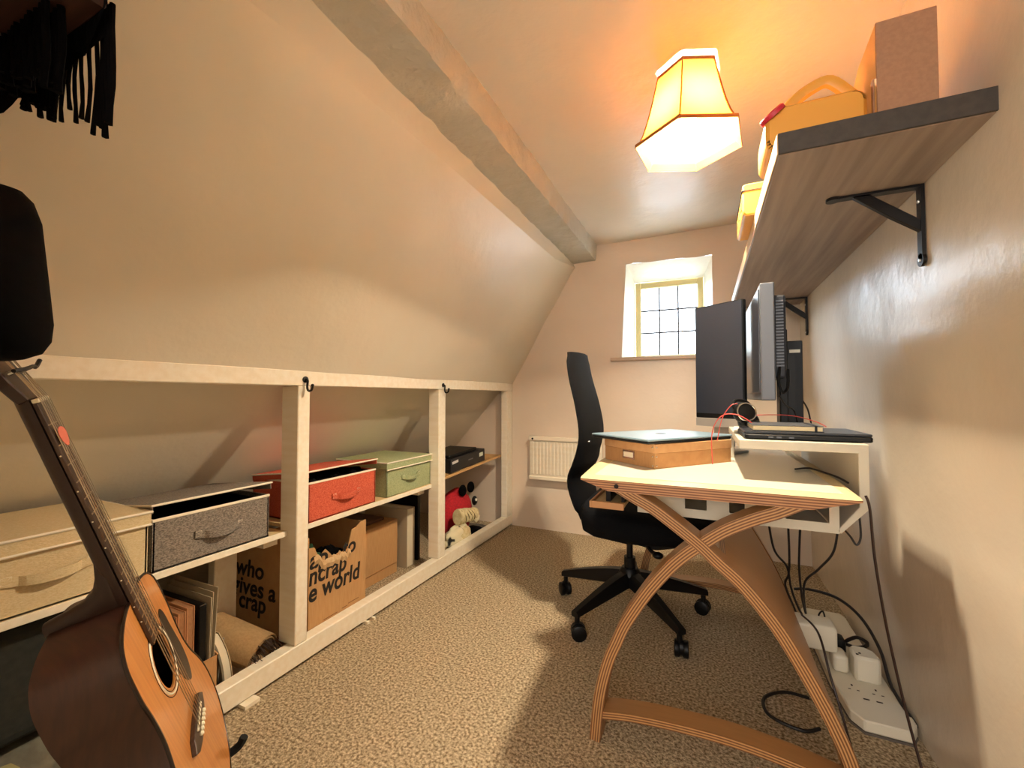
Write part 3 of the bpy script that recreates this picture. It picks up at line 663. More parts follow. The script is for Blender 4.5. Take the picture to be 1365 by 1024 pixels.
for k, y in enumerate((1.43, 2.80)):
    t = thing('shelf_bracket', ['black iron shelf bracket under the near end of the wall shelf', 'black iron shelf bracket under the far end of the wall shelf'][k], 'bracket', (.515, y, 1.36))
    b = BM(); w_ = .013
    prism(b, [(.519, 1.352), (.519, 1.547), (.33, 1.547), (.33, 1.541), (.511, 1.541), (.511, 1.352)], 'Y', y - w_, y + w_)
    link('angle_plate', b, 'blackmetal', t)
    for (cc, ax_) in (((.515, y, 1.352), 'X'), ((.33, y, 1.544), 'Z')):
        b = BM(); lathe(b, [(.017, -.004), (.017, .004)], cc, ax_, 18); link('rounded_end', b, 'blackmetal', t)
    b = BM(); prism(b, [(.513, 1.425), (.513, 1.455), (.506, 1.462), (.41, 1.541), (.372, 1.541), (.455, 1.470)], 'Y', y - .008, y + .008, .002); link('brace', b, 'blackmetal', t)
    for z in (1.352, 1.505):
        b = BM(); lathe(b, [(.005, 0), (.004, -.003)], (.511, y, z), 'X', 10); link('screw', b, 'screw', t)
# things on the shelf
M['mdf'] = mat('brown_mdf', '9C7458', .8, c2='A57C5E', scale=120)
M['birch'] = mat('pale_birch_box', 'E0B478', .55)
t = thing('wooden_file_box', 'brown board box standing at the near end of the wall shelf', 'box', (.41, 1.27, 1.5975))
zs0 = 1.5975
b = BM(); box(b, (.343, 1.135, zs0), (.443, 1.141, 1.804), .001); link('end_panel', b, 'mdf', t)
b = BM(); prism(b, [(1.1415, zs0), (1.40, zs0), (1.40, 1.69), (1.25, 1.785), (1.1415, 1.802)], 'X', .343, .349); link('side_panel', b, 'birch', t)
b = BM(); prism(b, [(1.1415, zs0), (1.40, zs0), (1.40, 1.69), (1.25, 1.785), (1.1415, 1.802)], 'X', .437, .443); link('side_panel', b, 'mdf', t)
b = BM(); box(b, (.350, 1.394, zs0), (.436, 1.40, 1.69)); box(b, (.350, 1.1415, zs0), (.436, 1.393, zs0 + .006)); link('back_panel', b, 'mdf', t)
b = BM(); box(b, (.3405, 1.150, zs0 + .003), (.3425, 1.162, 1.69)); link('slot', b, 'mdf', t)
for (y, z) in ((1.31, 1.745), (1.31, 1.635)):
    b = BM(); lathe(b, [(.003, -.002), (.003, .001)], (.342, y, z), 'X', 8); link('screw', b, 'blackmetal', t)
M['yellow'] = mat('yellow_toy_plastic', 'E2A040', .4); M['redbtn'] = mat('red_button_plastic', 'C8283A', .4)
def round_poly(w, h, r, n=5):
    P = []
    for (cx_, cy_, a0) in ((w - r, r, -90), (w - r, h - r, 0), (r, h - r, 90), (r, r, 180)):
        for k in range(n + 1):
            a = math.radians(a0 + 90 * k / n); P.append((cx_ + r * math.cos(a), cy_ + r * math.sin(a)))
    return P
t = thing('yellow_toy_case', 'yellow plastic toy case with a carry handle and red button on the wall shelf', 'toy', (.24, 1.27, zs0))
b = BM(); prism(b, [(x + .143, z + zs0) for x, z in round_poly(.20, .108, .028)], 'Y', 1.19, 1.36, .008); link('body', b, 'yellow', t, True)
b = BM(); tube(b, smooth_pts([(.185, 1.22, 1.700), (.205, 1.22, 1.722), (.24, 1.22, 1.745), (.28, 1.22, 1.752), (.325, 1.22, 1.70)], 5), .011, 8, flat=1.4); link('handle', b, 'yellow', t, True)
b = BM(); lathe(b, [(.030, -.004), (.030, .006), (.026, .009)], (.0, 0, 0), 'Z', 20, M4=Matrix.Translation((.160, 1.205, 1.694)) @ Matrix.Rotation(math.radians(-38), 4, 'Y') @ Matrix.Rotation(math.radians(18), 4, 'X')); link('button', b, 'redbtn', t, True)
t = thing('yellow_toy_case', 'smaller yellow plastic box further along the wall shelf with dark clasp lines', 'toy', (.205, 1.71, zs0))
b = BM(); prism(b, [(x + .120, z + zs0) for x, z in round_poly(.17, .105, .012)], 'Y', 1.58, 1.84, .005); link('body', b, 'yellow', t, True)
b = BM(); box(b, (.1175, 1.5785, zs0 + .080), (.26, 1.8415, zs0 + .083)); link('lid_seam', b, 'ink', t)
for k in range(5):
    b = BM(); box(b, (.1185, 1.61 + k * .042, zs0 + .03 + .012 * (k % 2)), (.1203, 1.626 + k * .042, zs0 + .055)); link('clasp', b, mat('brown_mark', '5A3A1C', .6) if k == 0 else bpy.data.materials['brown_mark'], t)

# ================================================================ DESK
desk = thing('curved_desk', 'bent plywood desk with crossed curved legs and a cream top', 'desk', (0, 1.70, 0))
DY = 1.237
def strip(pts, th, y0, y1, name, m='deskply', parent=desk):
    """curved ply strip following pts in (x,z), thickness th, between y0 and y1; carries the 'ply' UV"""
    p = [Vector((q[0], 0, q[1])) for q in pts]; p = smooth_pts(p, 5); bm = BM(); uvl = bm.loops.layers.uv.new('ply'); rings = []
    for i, q in enumerate(p):
        t = (p[min(i + 1, len(p) - 1)] - p[max(i - 1, 0)]).normalized(); nrm = Vector((-t.z, 0, t.x)) * th / 2
        a = q + nrm; c = q - nrm
        rings.append([bm.verts.new((a.x, y0, a.z)), bm.verts.new((c.x, y0, c.z)), bm.verts.new((c.x, y1, c.z)), bm.verts.new((a.x, y1, a.z))])
    def face(vs, us, vv):
        f = bm.faces.new(vs)
        for lp, u in zip(f.loops, us): lp[uvl].uv = (u, vv)
    for i in range(len(rings) - 1):
        A, B_ = rings[i], rings[i + 1]
        face((A[0], B_[0], B_[1], A[1]), (th, th, 0, 0), 0)
        face((A[3], A[2], B_[2], B_[3]), (th, 0, 0, th), 0)
        face((A[1], B_[1], B_[2], A[2]), (0,) * 4, 9); face((A[0], A[3], B_[3], B_[0]), (0,) * 4, 9)
    face(rings[0], (th, 0, 0, th), 0); face(list(reversed(rings[-1])), (th, 0, 0, th)[::-1], 0)
    return link(name, bm, m, parent, True)
legA = [(-.303, .001), (-.296, .077), (-.285, .152), (-.263, .235), (-.238, .297), (-.212, .355), (-.155, .449), (-.100, .522), (-.055, .570), (-.014, .604), (.04, .646), (.105, .683), (.16, .708), (.205, .733), (.225, .742)]
legB = [(.325, .001), (.316, .077), (.296, .152), (.272, .212), (.243, .272), (.195, .36), (.150, .432), (.084, .512), (.026, .562), (-.016, .600), (-.073, .643), (-.136, .686), (-.185, .711), (-.235, .738)]
for y in (DY + .006, 2.22):
    strip(legA, .031, y, y + .07, 'leg'); strip(legB, .031, y - .001, y + .069, 'leg')
    strip([(-.283, .078), (-.214, .092), (-.141, .101), (-.06, .107), (.03, .11), (.12, .106), (.22, .094), (.301, .078)], .022, y + .003, y + .066, 'stretcher')
# long curved back panel joining the two right-hand legs
strip([(.309, .08), (.296, .152), (.272, .212), (.243, .272), (.195, .36), (.150, .432), (.084, .512), (.04, .55)], .022, DY + .078, 2.218, 'back_panel')
# top
bm = BM(); uvl = bm.loops.layers.uv.new('ply')
def top_sect(y, x0, x1, inset, dz=0):
    return [bm.verts.new(p) for p in ((x0, y, .752), (x0, y, .757), (x0 + inset, y, .760 - dz), (x1 - inset, y, .760 - dz), (x1, y, .757), (x1, y, .752), (x1 - .10, y, .725), (x0 + .08, y, .725))]
secs = [top_sect(DY, -.34, .330, .01, .004)] + [top_sect(y, -.345 - .02 * s, .334 + .012 * s, .01) for y, s in ((DY + .03, 0), (1.5, .8), (1.8, 1), (2.1, .8), (2.27, .3))] + [top_sect(2.32, -.34, .330, .01, .004)]
def fz(vs, broad):
    f = bm.faces.new(vs)
    for lp in f.loops: lp[uvl].uv = (lp.vert.co.z, 9 if broad else 0)
for A, B_ in zip(secs[:-1], secs[1:]):
    for k in range(8):
        n2 = (k + 1) % 8; fz((A[k], A[n2], B_[n2], B_[k]), k in (1, 2, 3, 6))
fz(secs[0], False); fz(list(reversed(secs[-1])), False)
M['desktop2'] = ply_mat('desk_edge_ply', 'C08C60', '7A4E32', 'E6CF9E', .0034)
link('desktop', bm, 'desktop2', desk)
bm = BM(); box(bm, (-.31, DY + .045, .7602), (.305, 2.28, .7612), .0003); link('cream_top_laminate', bm, mat('cream_laminate', 'E4DCC8', .2), desk)
b = BM(); lathe(b, [(.0065, -.002), (.0065, .003)], (-.235, DY, .741), 'Y', 14); link('bolt', b, 'blackmetal', desk)
# keyboard shelf with plywood edge
bm = BM(); box(bm, (-.335, 1.36, .648), (-.235, 2.0, .656), .001); link('keyboard_shelf', bm, 'shelf', desk)
bm = BM(); box(bm, (-.335, 1.352, .643), (-.235, 1.36, .664), .001); box(bm, (-.343, 1.352, .643), (-.335, 2.0, .664), .001); link('keyboard_shelf_lip', bm, mat('orange_ply_lip', 'C48E5C', .5), desk)
bm = BM(); box(bm, (-.30, 1.40, .656), (-.285, 1.95, .724)); box(bm, (-.25, 1.40, .656), (-.24, 1.95, .724)); link('shelf_runner', bm, 'blackmetal', desk)
# white riser and cable tray wrapped round the back edge of the desk
rs = thing('monitor_riser', 'white bent riser that wraps round the back of the desk with a slotted cable tray', 'monitor stand', (.27, 1.80, .7615))
Y0, Y1 = 1.40, 2.14
b = BM(); prism(b, [(.088, .848), (.088, .873), (.388, .873), (.388, .705), (.325, .632), (.317, .640), (.366, .708), (.366, .848)], 'Y', Y0, Y1, .0015); link('riser_board', b, 'whitelam', rs)
def slotted(y, th):
    # front face of the tray with two rectangular cut-outs, made of bars
    z0, z1 = .632, .720; xs_ = [-.20, -.05, .02, .075, .165, .20, .315]
    q = BM(); box(q, (-.20, y, z0), (.322, y + th, z0 + .026)); box(q, (-.20, y, z1 - .012), (.322, y + th, z1))
    for a_, c_ in ((-.20, -.06), (.0, .06), (.10, .20), (.30, .322)): box(q, (a_, y, z0 + .026), (c_, y + th, z1 - .012))
    return q
link('slotted_front', slotted(Y0, .004), 'whitelam', rs); link('slotted_back', slotted(Y1 - .02, .004), 'whitelam', rs)
b = BM(); box(b, (-.20, Y0 + .004, .632), (.317, Y1 - .02, .637)); link('tray_base', b, 'whitelam', rs)
b = BM(); box(b, (.088, 1.86, .7622), (.10, 1.93, .8478)); box(b, (.088, 2.1, .7622), (.10, 2.14, .8478)); link('riser_foot', b, 'whitelam', rs)

# ================================================================ ON THE DESK
ang = math.radians(50)
t = thing('kraft_storage_box', 'kraft card box with a metal label holder on the near left corner of the desk', 'box', (-.146, 1.665, .7616), ang)
ux = Vector((math.cos(ang), math.sin(ang), 0)); uy = Vector((-math.sin(ang), math.cos(ang), 0)); O = Vector((-.152, 1.452, .7616))
bm = frame4(O, ux, uy)
def lb(a, c, bev=0, q=None):
    q = q or BM(); n0 = set(q.verts); box(q, a, c, bev); bmesh.ops.transform(q, matrix=bm, verts=[v for v in q.verts if v not in n0]); return q
link('base', lb((.002, .002, 0), (.368, .258, .05), .001), 'kraft', t)
link('lid', lb((0, 0, .0505), (.37, .26, .0805), .0015), mat('kraft_lid', 'C89A68', .75, c2='C09060', scale=30), t)
q = lb((-.0015, .095, .018), (.0005, .155, .0475)); link('label_holder', q, 'chrome', t)
q = lb((-.0022, .101, .024), (-.0012, .149, .0415)); link('label_card', q, 'paper', t)
for (a_, z_) in ((.008, .01), (.008, .04), (.008, .07)):
    for side in (0, 1):
        q = BM(); c_ = bm @ (Vector((-.0008, a_, z_)) if side == 0 else Vector((a_, -.0008, z_))); blob(q, c_, (.0026,) * 3, 8, 6); link('rivet', q, 'chrome', t)
O2 = Vector((-.168, 1.422, .8432)); ang2 = math.radians(52); bm = frame4(O2, (math.cos(ang2), math.sin(ang2), 0), (-math.sin(ang2), math.cos(ang2), 0))
t = thing('laptop', 'closed silver blue laptop lying on the kraft box', 'laptop', O2, ang2)
M['laptopsky'] = mat('laptop_metal_sky_tint', '87A0B0', .3, .3); M['laptopdark'] = mat('dark_laptop_base', '15181C', .4)
link('base', lb((.004, .004, 0), (.417, .286, .009), .003), 'laptopdark', t)
link('lid', lb((0, 0, .0095), (.42, .29, .0165), .003), 'laptopsky', t)  # blue in the lid colour stands for the reflected sky
q = BM(); prism(q, [(.21 + .020 * math.cos(a) * (1 - .12 * math.sin(2 * a)), .145 + .016 * math.sin(a)) for a in [2 * PI * k / 20 for k in range(20)]], 'Z', .0165, .017); q.transform(bm); link('lid_emblem', q, 'laptopdark', t)

# all-in-one monitor turned to the left
M['screen'] = mat('dark_glossy_screen', '20242E', .3, spec=.7); M['alu'] = mat('silver_chin', 'A09A94', .35, .5)  # bluish screen colour carries the reflection of the window
mc = Vector((.0515, 2.005, 0)); md = Vector((-.807, .59, 0)); mn = Vector((-.59, -.807, 0))
t = thing('computer_monitor', 'tall black screen monitor with a silver chin, turned to the window side', 'monitor', (.0515, 2.03, .7615))
bm = frame4(mc, md, (0, 0, 1))      # local x along the panel (to the left), y up, z = x cross y
zdir = bm.to_3x3() @ Vector((0, 0, 1)); sg = 1 if zdir.dot(mn) > 0 else -1
def mb_(a, c, bev=.001): q = BM(); box(q, (a[0], a[1], a[2] * sg), (c[0], c[1], c[2] * sg), bev); q.transform(bm); return q
hw = .112
link('housing', mb_((-hw, .905, -.024), (hw, 1.395, 0), .003), 'black', t)
link('screen', mb_((-hw + .004, .925, .0005), (hw - .004, 1.39, .0022), .0005), 'screen', t)
link('chin', mb_((-hw, .868, -.02), (hw, .9045, .001), .002), 'alu', t)
link('stand_neck', mb_((-.045, .785, -.045), (.045, 1.05, -.026), .004), 'alu', t)
link('stand_foot', mb_((-.07, .7622, -.10), (.07, .772, .05), .003), 'alu', t)

# second monitor seen from the side
t = thing('computer_monitor', 'grey framed monitor seen edge on with a vented dark back', 'monitor', (.20, 1.90, .8735))
M['bezel'] = mat('grey_bezel', '5C5F66', .4, .2); M['back'] = mat('dark_blue_grey_back', '23262E', .55)
b = BM(); box(b, (.170, 1.625, .985), (.212, 2.18, 1.378), .004, 2); link('bezel', b, 'bezel', t)
b = BM(); box(b, (.1665, 1.645, 1.012), (.1695, 2.16, 1.36), .0008); link('screen', b, 'screen', t)
b = BM(); box(b, (.2125, 1.68, 1.06), (.252, 2.12, 1.345), .008, 2); link('back_housing', b, 'back', t)
for k in range(22):
    b = BM(); box(b, (.222, 1.6775, 1.10 + k * .0105), (.244, 1.6795, 1.105 + k * .0105)); link('vent_slat', b, 'bezel', t)
b = BM(); box(b, (.2525, 1.85, .89), (.28, 1.93, 1.25), .004); link('stand_neck', b, 'black', t)
b = BM(); box(b, (.16, 1.80, .8735), (.34, 1.98, .889), .006, 2); link('stand_foot', b, 'black', t)
b = BM(); tube(b, smooth_pts([(.232, 1.685, 1.11), (.226, 1.672, 1.05), (.236, 1.665, 1.012), (.252, 1.675, 1.03), (.256, 1.69, 1.09)]), .005, 8); link('cable_loop', b, 'black', t, True)
# black upright speaker or drive behind
t = thing('black_tower', 'tall narrow black panel with a small white tag standing behind the monitors', 'computer', (.33, 1.98, .8735))
b = BM(); box(b, (.286, 1.95, .8735), (.344, 2.10, 1.215), .003); link('case', b, mat('blue_black_case', '0A0D12', .5, spec=.3), t)
b = BM(); box(b, (.30, 1.944, 1.168), (.335, 1.9498, 1.18)); link('tag', b, 'white', t)
b = BM(); box(b, (.29, 1.9485, .90), (.318, 1.9498, 1.16)); link('front_grille', b, 'black', t)

# black laptop and notebook on the riser
t = thing('laptop', 'closed black laptop on the white riser', 'laptop', (.27, 1.56, .8735))
b = BM(); prism(b, [(.112, 1.425), (.402, 1.425), (.408, 1.435), (.408, 1.66), (.10, 1.66), (.105, 1.43)], 'Z', .8745, .8885, .003); link('base', b, 'black', t)
b = BM(); box(b, (.104, 1.432, .889), (.406, 1.66, .897), .003, 2); link('lid', b, mat('dark_grey_lid', '2A2D33', .35), t)
for x in (.165, .185, .215):
    b = BM(); box(b, (x, 1.4235, .879), (x + .012, 1.4249, .8835)); link('port', b, 'bezel', t)
t = thing('notebook', 'black notebook with cream pages and an elastic band on the black laptop', 'notebook', (.21, 1.53, .8975))
b = BM(); box(b, (.126, 1.445, .8975), (.302, 1.63, .8995), .0006); box(b, (.126, 1.445, .9125), (.302, 1.63, .9145), .0006); box(b, (.126, 1.628, .8975), (.302, 1.631, .9145)); link('cover', b, mat('grey_black_cover', '3A3D42', .5), t)
b = BM(); box(b, (.128, 1.447, .8998), (.299, 1.627, .9122), .0005); link('pages', b, mat('bright_cream_pages', 'F0DDB0', .7), t)
b = BM(); box(b, (.280, 1.4435, .897), (.286, 1.445, .915)); box(b, (.280, 1.4435, .9147), (.286, 1.63, .9155)); link('elastic_band', b, 'black', t)
# white papers / pale gadgets at the riser's left end
b = BM(); R_ = Matrix.Rotation(math.radians(-7), 3, 'X'); prism(b, [(.085, 1.62), (.13, 1.70), (.16, 1.85), (.095, 1.80)], 'Z', .8745, .886, .003); single('white_mouse', b, 'white', 'small white flat device at the left end of the riser', 'device')
# headphones
t = thing('headphones', 'black over ear headphones with a silver ring resting under the monitor', 'headphones', (.13, 1.72, .8735))
hc = Vector((.118, 1.60, .945)); 
Rm_ = Matrix.Translation(hc) @ Matrix.Rotation(math.radians(20), 4, 'Z') @ Matrix.Rotation(math.radians(80), 4, 'X')
b = BM(); lathe(b, [(.0305, -.02), (.034, -.012), (.034, .006), (.026, .016), (.010, .018)], (0,0,0), 'Z', 24, M4=Rm_); link('ear_cup', b, 'black', t, True)
b = BM(); tube(b, [Rm_ @ Vector((.029 * math.cos(a), .029 * math.sin(a), .0155)) for a in [2 * PI * k / 24 for k in range(24)]], .0026, 6, closed=True); link('silver_ring', b, 'chrome', t, True)
b = BM(); lathe(b, [(.0305, -.02), (.034, -.012), (.034, .006), (.026, .016), (.010, .018)], (0,0,0), 'Z', 24, M4=Matrix.Translation((.02, .10, -.035)) @ Rm_); link('ear_cup', b, 'black', t, True)
b = BM(); tube(b, smooth_pts([(.090, 1.60, .955), (.085, 1.61, .975), (.10, 1.64, .985), (.135, 1.69, .975), (.15, 1.71, .935)]), .006, 8); link('headband', b, 'black', t, True)
b = BM(); tube(b, smooth_pts([(.15, 1.58, .915), (.165, 1.60, .90), (.155, 1.66, .8815)]), .008, 8); link('headband_end', b, 'black', t, True)
def cable(name, pts, r, m, label, n=8, cat='cable', group=None):
    b = BM(); tube(b, smooth_pts(pts, n), r, 7); return single(name, b, m, label, cat, group, True)
M['redcord'] = mat('red_cord', 'D05048', .5); M['cord'] = mat('black_cord', '15100F', .5); M['brcord'] = mat('brown_black_cord', '2A1712', .5)
cable('red_cable', [(.02, 1.60, .768), (.018, 1.58, .86), (.03, 1.57, .91), (.055, 1.56, .938), (.09, 1.55, .94), (.12, 1.545, .925), (.15, 1.55, .9)], .0016, 'redcord', 'thin red cable curling over the desk edge of the riser')
cable('red_cable', [(.035, 1.585, .85), (.05, 1.57, .925), (.075, 1.555, .968), (.095, 1.56, .975)], .0014, 'redcord', 'short pale red lead rising towards the headphones')
cable('red_cable', [(.095, 1.67, .925), (.14, 1.675, .932), (.20, 1.68, .936), (.27, 1.68, .933), (.33, 1.675, .915), (.355, 1.67, .900)], .0015, 'redcord', 'thin red cable arching along behind the notebook')
cable('black_cable', [(.232, 1.70, 1.0), (.25, 1.72, .97), (.28, 1.75, .95), (.30, 1.80, .90)], .003, 'cord', 'black lead hanging behind the edge on monitor')
cable('black_cable', [(.345, 2.0, .99), (.365, 2.0, .95), (.375, 2.0, .90), (.378, 2.0, .878)], .003, 'cord', 'black lead at the wall side of the black tower')
cable('black_cable', [(.26, 1.62, .7655), (.305, 1.66, .7655), (.33, 1.58, .7655), (.345, 1.50, .766), (.352, 1.44, .763)], .003, 'cord', 'black cable lying along the back edge of the desk top')
# cables hanging behind the desk down to the extension block
hang = [
 ('black cable swinging from under the tray in a long curve to the wall side', [(.19, 1.75, .63), (.218, 1.8, .452), (.261, 1.82, .384), (.277, 1.85, .300), (.303, 1.88, .22), (.34, 1.95, .15), (.39, 2.02, .10)]),
 ('black cable dropping straight from the tray, nearest the desk leg', [(.262, 1.8, .63), (.266, 1.8, .45), (.268, 1.83, .357), (.262, 1.87, .30), (.30, 1.95, .19), (.345, 2.1, .07)]),
 ('black cable hanging straight in the middle of the bundle', [(.302, 1.78, .63), (.296, 1.8, .447), (.299, 1.82, .363), (.318, 1.88, .24), (.36, 2.0, .10)]),
 ('black cable bowing out towards the wall from the tray end', [(.41, 1.8, .60), (.409, 1.8, .546), (.394, 1.8, .461), (.355, 1.82, .39), (.318, 1.85, .32), (.34, 1.95, .16), (.385, 2.05, .08)]),
]
for lab, pts in hang: cable('black_cable', pts, .0038, 'cord', lab)
cable('black_cable', [(.335, 1.50, .645), (.372, 1.52, .60), (.388, 1.52, .575), (.398, 1.52, .60), (.396, 1.52, .66)], .0028, 'cord', 'short looped cable end under the corner of the riser')
cable('black_cable', [(.31, 2.0, .24), (.36, 1.98, .255), (.43, 1.92, .262), (.48, 1.85, .235), (.51, 1.78, .17), (.52, 1.72, .09), (.56, 1.66, .02)], .005, 'cord', 'thick black mains cable arching over the extension block to the wall')
cable('power_cord', [(.36, 1.33, .752), (.365, 1.32, .72), (.375, 1.33, .60), (.40, 1.36, .45), (.425, 1.38, .32), (.445, 1.37, .2), (.46, 1.34, .10), (.47, 1.30, .006), (.46, 1.22, .005)], .0032, 'brcord', 'long brown black cord falling from the desk corner in front of the wall')
cable('power_cord', [(.31, 1.86, .205), (.308, 1.60, .27), (.316, 1.50, .20), (.333, 1.46, .12), (.35, 1.44, .04), (.36, 1.38, .006)], .0032, 'brcord', 'brown black cord from the white adapter down past the desk foot')
cable('black_cable', [(.30, 1.70, .006), (.23, 1.70, .006), (.165, 1.64, .006), (.17, 1.56, .006), (.25, 1.53, .006), (.30, 1.56, .006)], .005, 'cord', 'loop of black cable lying on the carpet under the desk')
# extension block
t = thing('extension_block', 'wide white multi socket extension block on the carpet by the wall', 'extension lead', (.475, 1.95, 0))
P8 = [(.418, 1.60), (.53, 1.60), (.552, 1.64), (.555, 1.72), (.542, 1.80), (.542, 2.30), (.53, 2.33), (.39, 2.33), (.378, 2.30), (.378, 1.80), (.392, 1.64)]
b = BM(); prism(b, P8, 'Z', .006, .040, .004); link('body', b, 'white', t)
b = BM(); prism(b, [(.466 + (x - .466) * 1.012, 1.96 + (y - 1.96) * 1.006) for x, y in P8], 'Z', .0, .0058); link('base_plate', b, mat('grey_base', '6A6058', .6), t)
b = BM()
for cy_ in (1.90, 1.76) :
    for cx_ in (.432, .495):
        box(b, (cx_ - .016, cy_ - .012, .0398), (cx_ - .009, cy_ - .008, .0404)); box(b, (cx_ + .007, cy_ - .012, .0398), (cx_ + .014, cy_ - .008, .0404)); box(b, (cx_ - .003, cy_ + .010, .0398), (cx_ + .002, cy_ + .019, .0404))
for cx_ in (.445, .478): box(b, (cx_, 1.708, .0398), (cx_ + .016, 1.714, .0404))
link('socket_slots', b, mat('dark_slots', '3A2418', .8), t)
t = thing('white_plug_adapter', 'large white plug in power adapter overhanging the extension block', 'plug', (.36, 1.90, .0405))
b = BM(); box(b, (.290, 1.84, .098), (.412, 1.93, .185), .010, 3); link('body', b, 'white', t, True)
b = BM(); box(b, (.395, 1.83, .041), (.440, 1.90, .10), .012, 3); link('plug', b, 'white', t, True)
t = thing('white_plug', 'rounded white plug with a small slot standing on the extension block', 'plug', (.47, 1.83, .0405))
b = BM(); prism(b, [(.448, 1.80), (.515, 1.80), (.525, 1.815), (.518, 1.86), (.495, 1.88), (.455, 1.88), (.446, 1.86)], 'Z', .0405, .125, .008); link('body', b, 'white', t, True)
b = BM(); box(b, (.455, 1.812, .1245), (.462, 1.82, .1256)); box(b, (.464, 1.822, .1245), (.471, 1.83, .1256)); link('slot', b, 'ink', t)
t = thing('black_plug', 'black plug with coiled lead at the back of the extension block', 'plug', (.45, 2.0, .0405))
b = BM(); box(b, (.415, 1.96, .0405), (.465, 2.02, .095), .012, 2); link('body', b, 'black', t, True)
b = BM(); tube(b, smooth_pts([(.46, 1.98, .08), (.49, 1.95, .12), (.52, 1.95, .11), (.525, 1.98, .08), (.50, 2.0, .06), (.47, 1.99, .07)]), .006, 7); link('lead', b, 'cord', t, True)
t = thing('white_plug', 'white plug with a wire clip at the far end of the extension block', 'plug', (.40, 2.12, .0405))
b = BM(); box(b, (.385, 2.06, .0405), (.435, 2.12, .10), .012, 2); link('body', b, 'white', t, True)
b = BM(); tube(b, smooth_pts([(.405, 2.07, .098), (.40, 2.06, .13), (.412, 2.055, .15), (.42, 2.06, .12), (.415, 2.07, .098)]), .003, 6); link('wire', b, 'cord', t, True)

# ================================================================ OFFICE CHAIR
ch = thing('office_chair', 'black mesh backed swivel office chair on a five star base', 'chair', (-.325, 2.02, 0))
b = BM(); rows = []
bp = smooth_pts([Vector((-.548, 0, 1.205)), Vector((-.533, 0, 1.10)), Vector((-.495, 0, .95)), Vector((-.478, 0, .82)), Vector((-.505, 0, .70)), Vector((-.535, 0, .62)), Vector((-.515, 0, .52)), Vector((-.49, 0, .455))], 4)
npn = len(bp)
for i, p in enumerate(bp):
    s = i / (npn - 1); hwid = .175 + .05 * math.sin(PI * min(1, s * 1.1)) - .02 * (s > .9)
    if s < .07: hwid *= .9
    th = .022 if s < .55 else .032
    tn = (bp[min(i + 1, npn - 1)] - bp[max(i - 1, 0)]).normalized(); nr = Vector((-tn.z, 0, tn.x))
    ring = []
    for k in range(20):
        a = 2 * PI * k / 20; cy_ = math.copysign(abs(math.cos(a)) ** .5, math.cos(a)); sy_ = math.copysign(abs(math.sin(a)) ** .8, math.sin(a))
        yy = hwid * cy_; ring.append(Vector((p.x, 2.03 + yy, p.z)) + nr * (th * .6 * sy_ - .030 * (yy / hwid) ** 2 * (1 if nr.x > 0 else -1) * .8))
    rows.append(ring)
grid(b, rows, True); b.verts.ensure_lookup_table(); b.faces.new([b.verts[i] for i in range(20)]); b.faces.new([b.verts[i] for i in range((npn - 1) * 20, npn * 20)])
link('backrest', b, 'blackfab', ch, True)
b = BM(); rows = []
for i, (x, zt_, zb_, hw_) in enumerate(((-.505, .52, .45, .19), (-.49, .535, .40, .215), (-.44, .525, .385, .235), (-.30, .505, .375, .24), (-.15, .50, .385, .24), (-.03, .50, .40, .23), (.03, .49, .42, .21), (.045, .465, .445, .19))):
    ring = []
    for k in range(24):
        a = 2 * PI * k / 24; cyy = math.copysign(abs(math.cos(a)) ** .35, math.cos(a)); szz = math.copysign(abs(math.sin(a)) ** .6, math.sin(a)); ring.append((x, 2.02 + hw_ * cyy, (zt_ + zb_) / 2 + (zt_ - zb_) / 2 * szz))
    rows.append(ring)
grid(b, rows, True); b.verts.ensure_lookup_table(); b.faces.new([b.verts[i] for i in range(24)]); b.faces.new([b.verts[i] for i in range(7 * 24, 8 * 24)]); link('seat', b, 'blackfab', ch, True)
b = BM(); prism(b, [(-.50, .44), (-.44, .37), (-.20, .335), (-.10, .36), (-.02, .40), (-.02, .43), (-.50, .46)], 'Y', 1.93, 2.11, .006); link('seat_pan', b, 'black', ch)
b = BM(); tube(b, [(-.325, 2.02, .20), (-.325, 2.02, .35)], .014, 14); tube(b, [(-.325, 2.02, .15), (-.325, 2.02, .262)], .026, 16); link('gas_column', b, 'black', ch, True)
b = BM(); lathe(b, [(.03, .135), (.055, .15), (.052, .19), (.035, .215)], (-.325, 2.02, 0), 'Z', 20); link('hub', b, 'black', ch, True)
b = BM(); tube(b, smooth_pts([(-.26, 1.98, .36), (-.22, 1.90, .345), (-.19, 1.86, .345)]), .008, 8); blob(b, (-.185, 1.85, .345), (.022, .02, .014), 12, 8); link('height_lever', b, 'black', ch, True)
b = BM(); blob(b, (-.47, 1.845, .80), (.008, .004, .004), 10, 6); link('chrome_screw', b, 'chrome', ch, True)
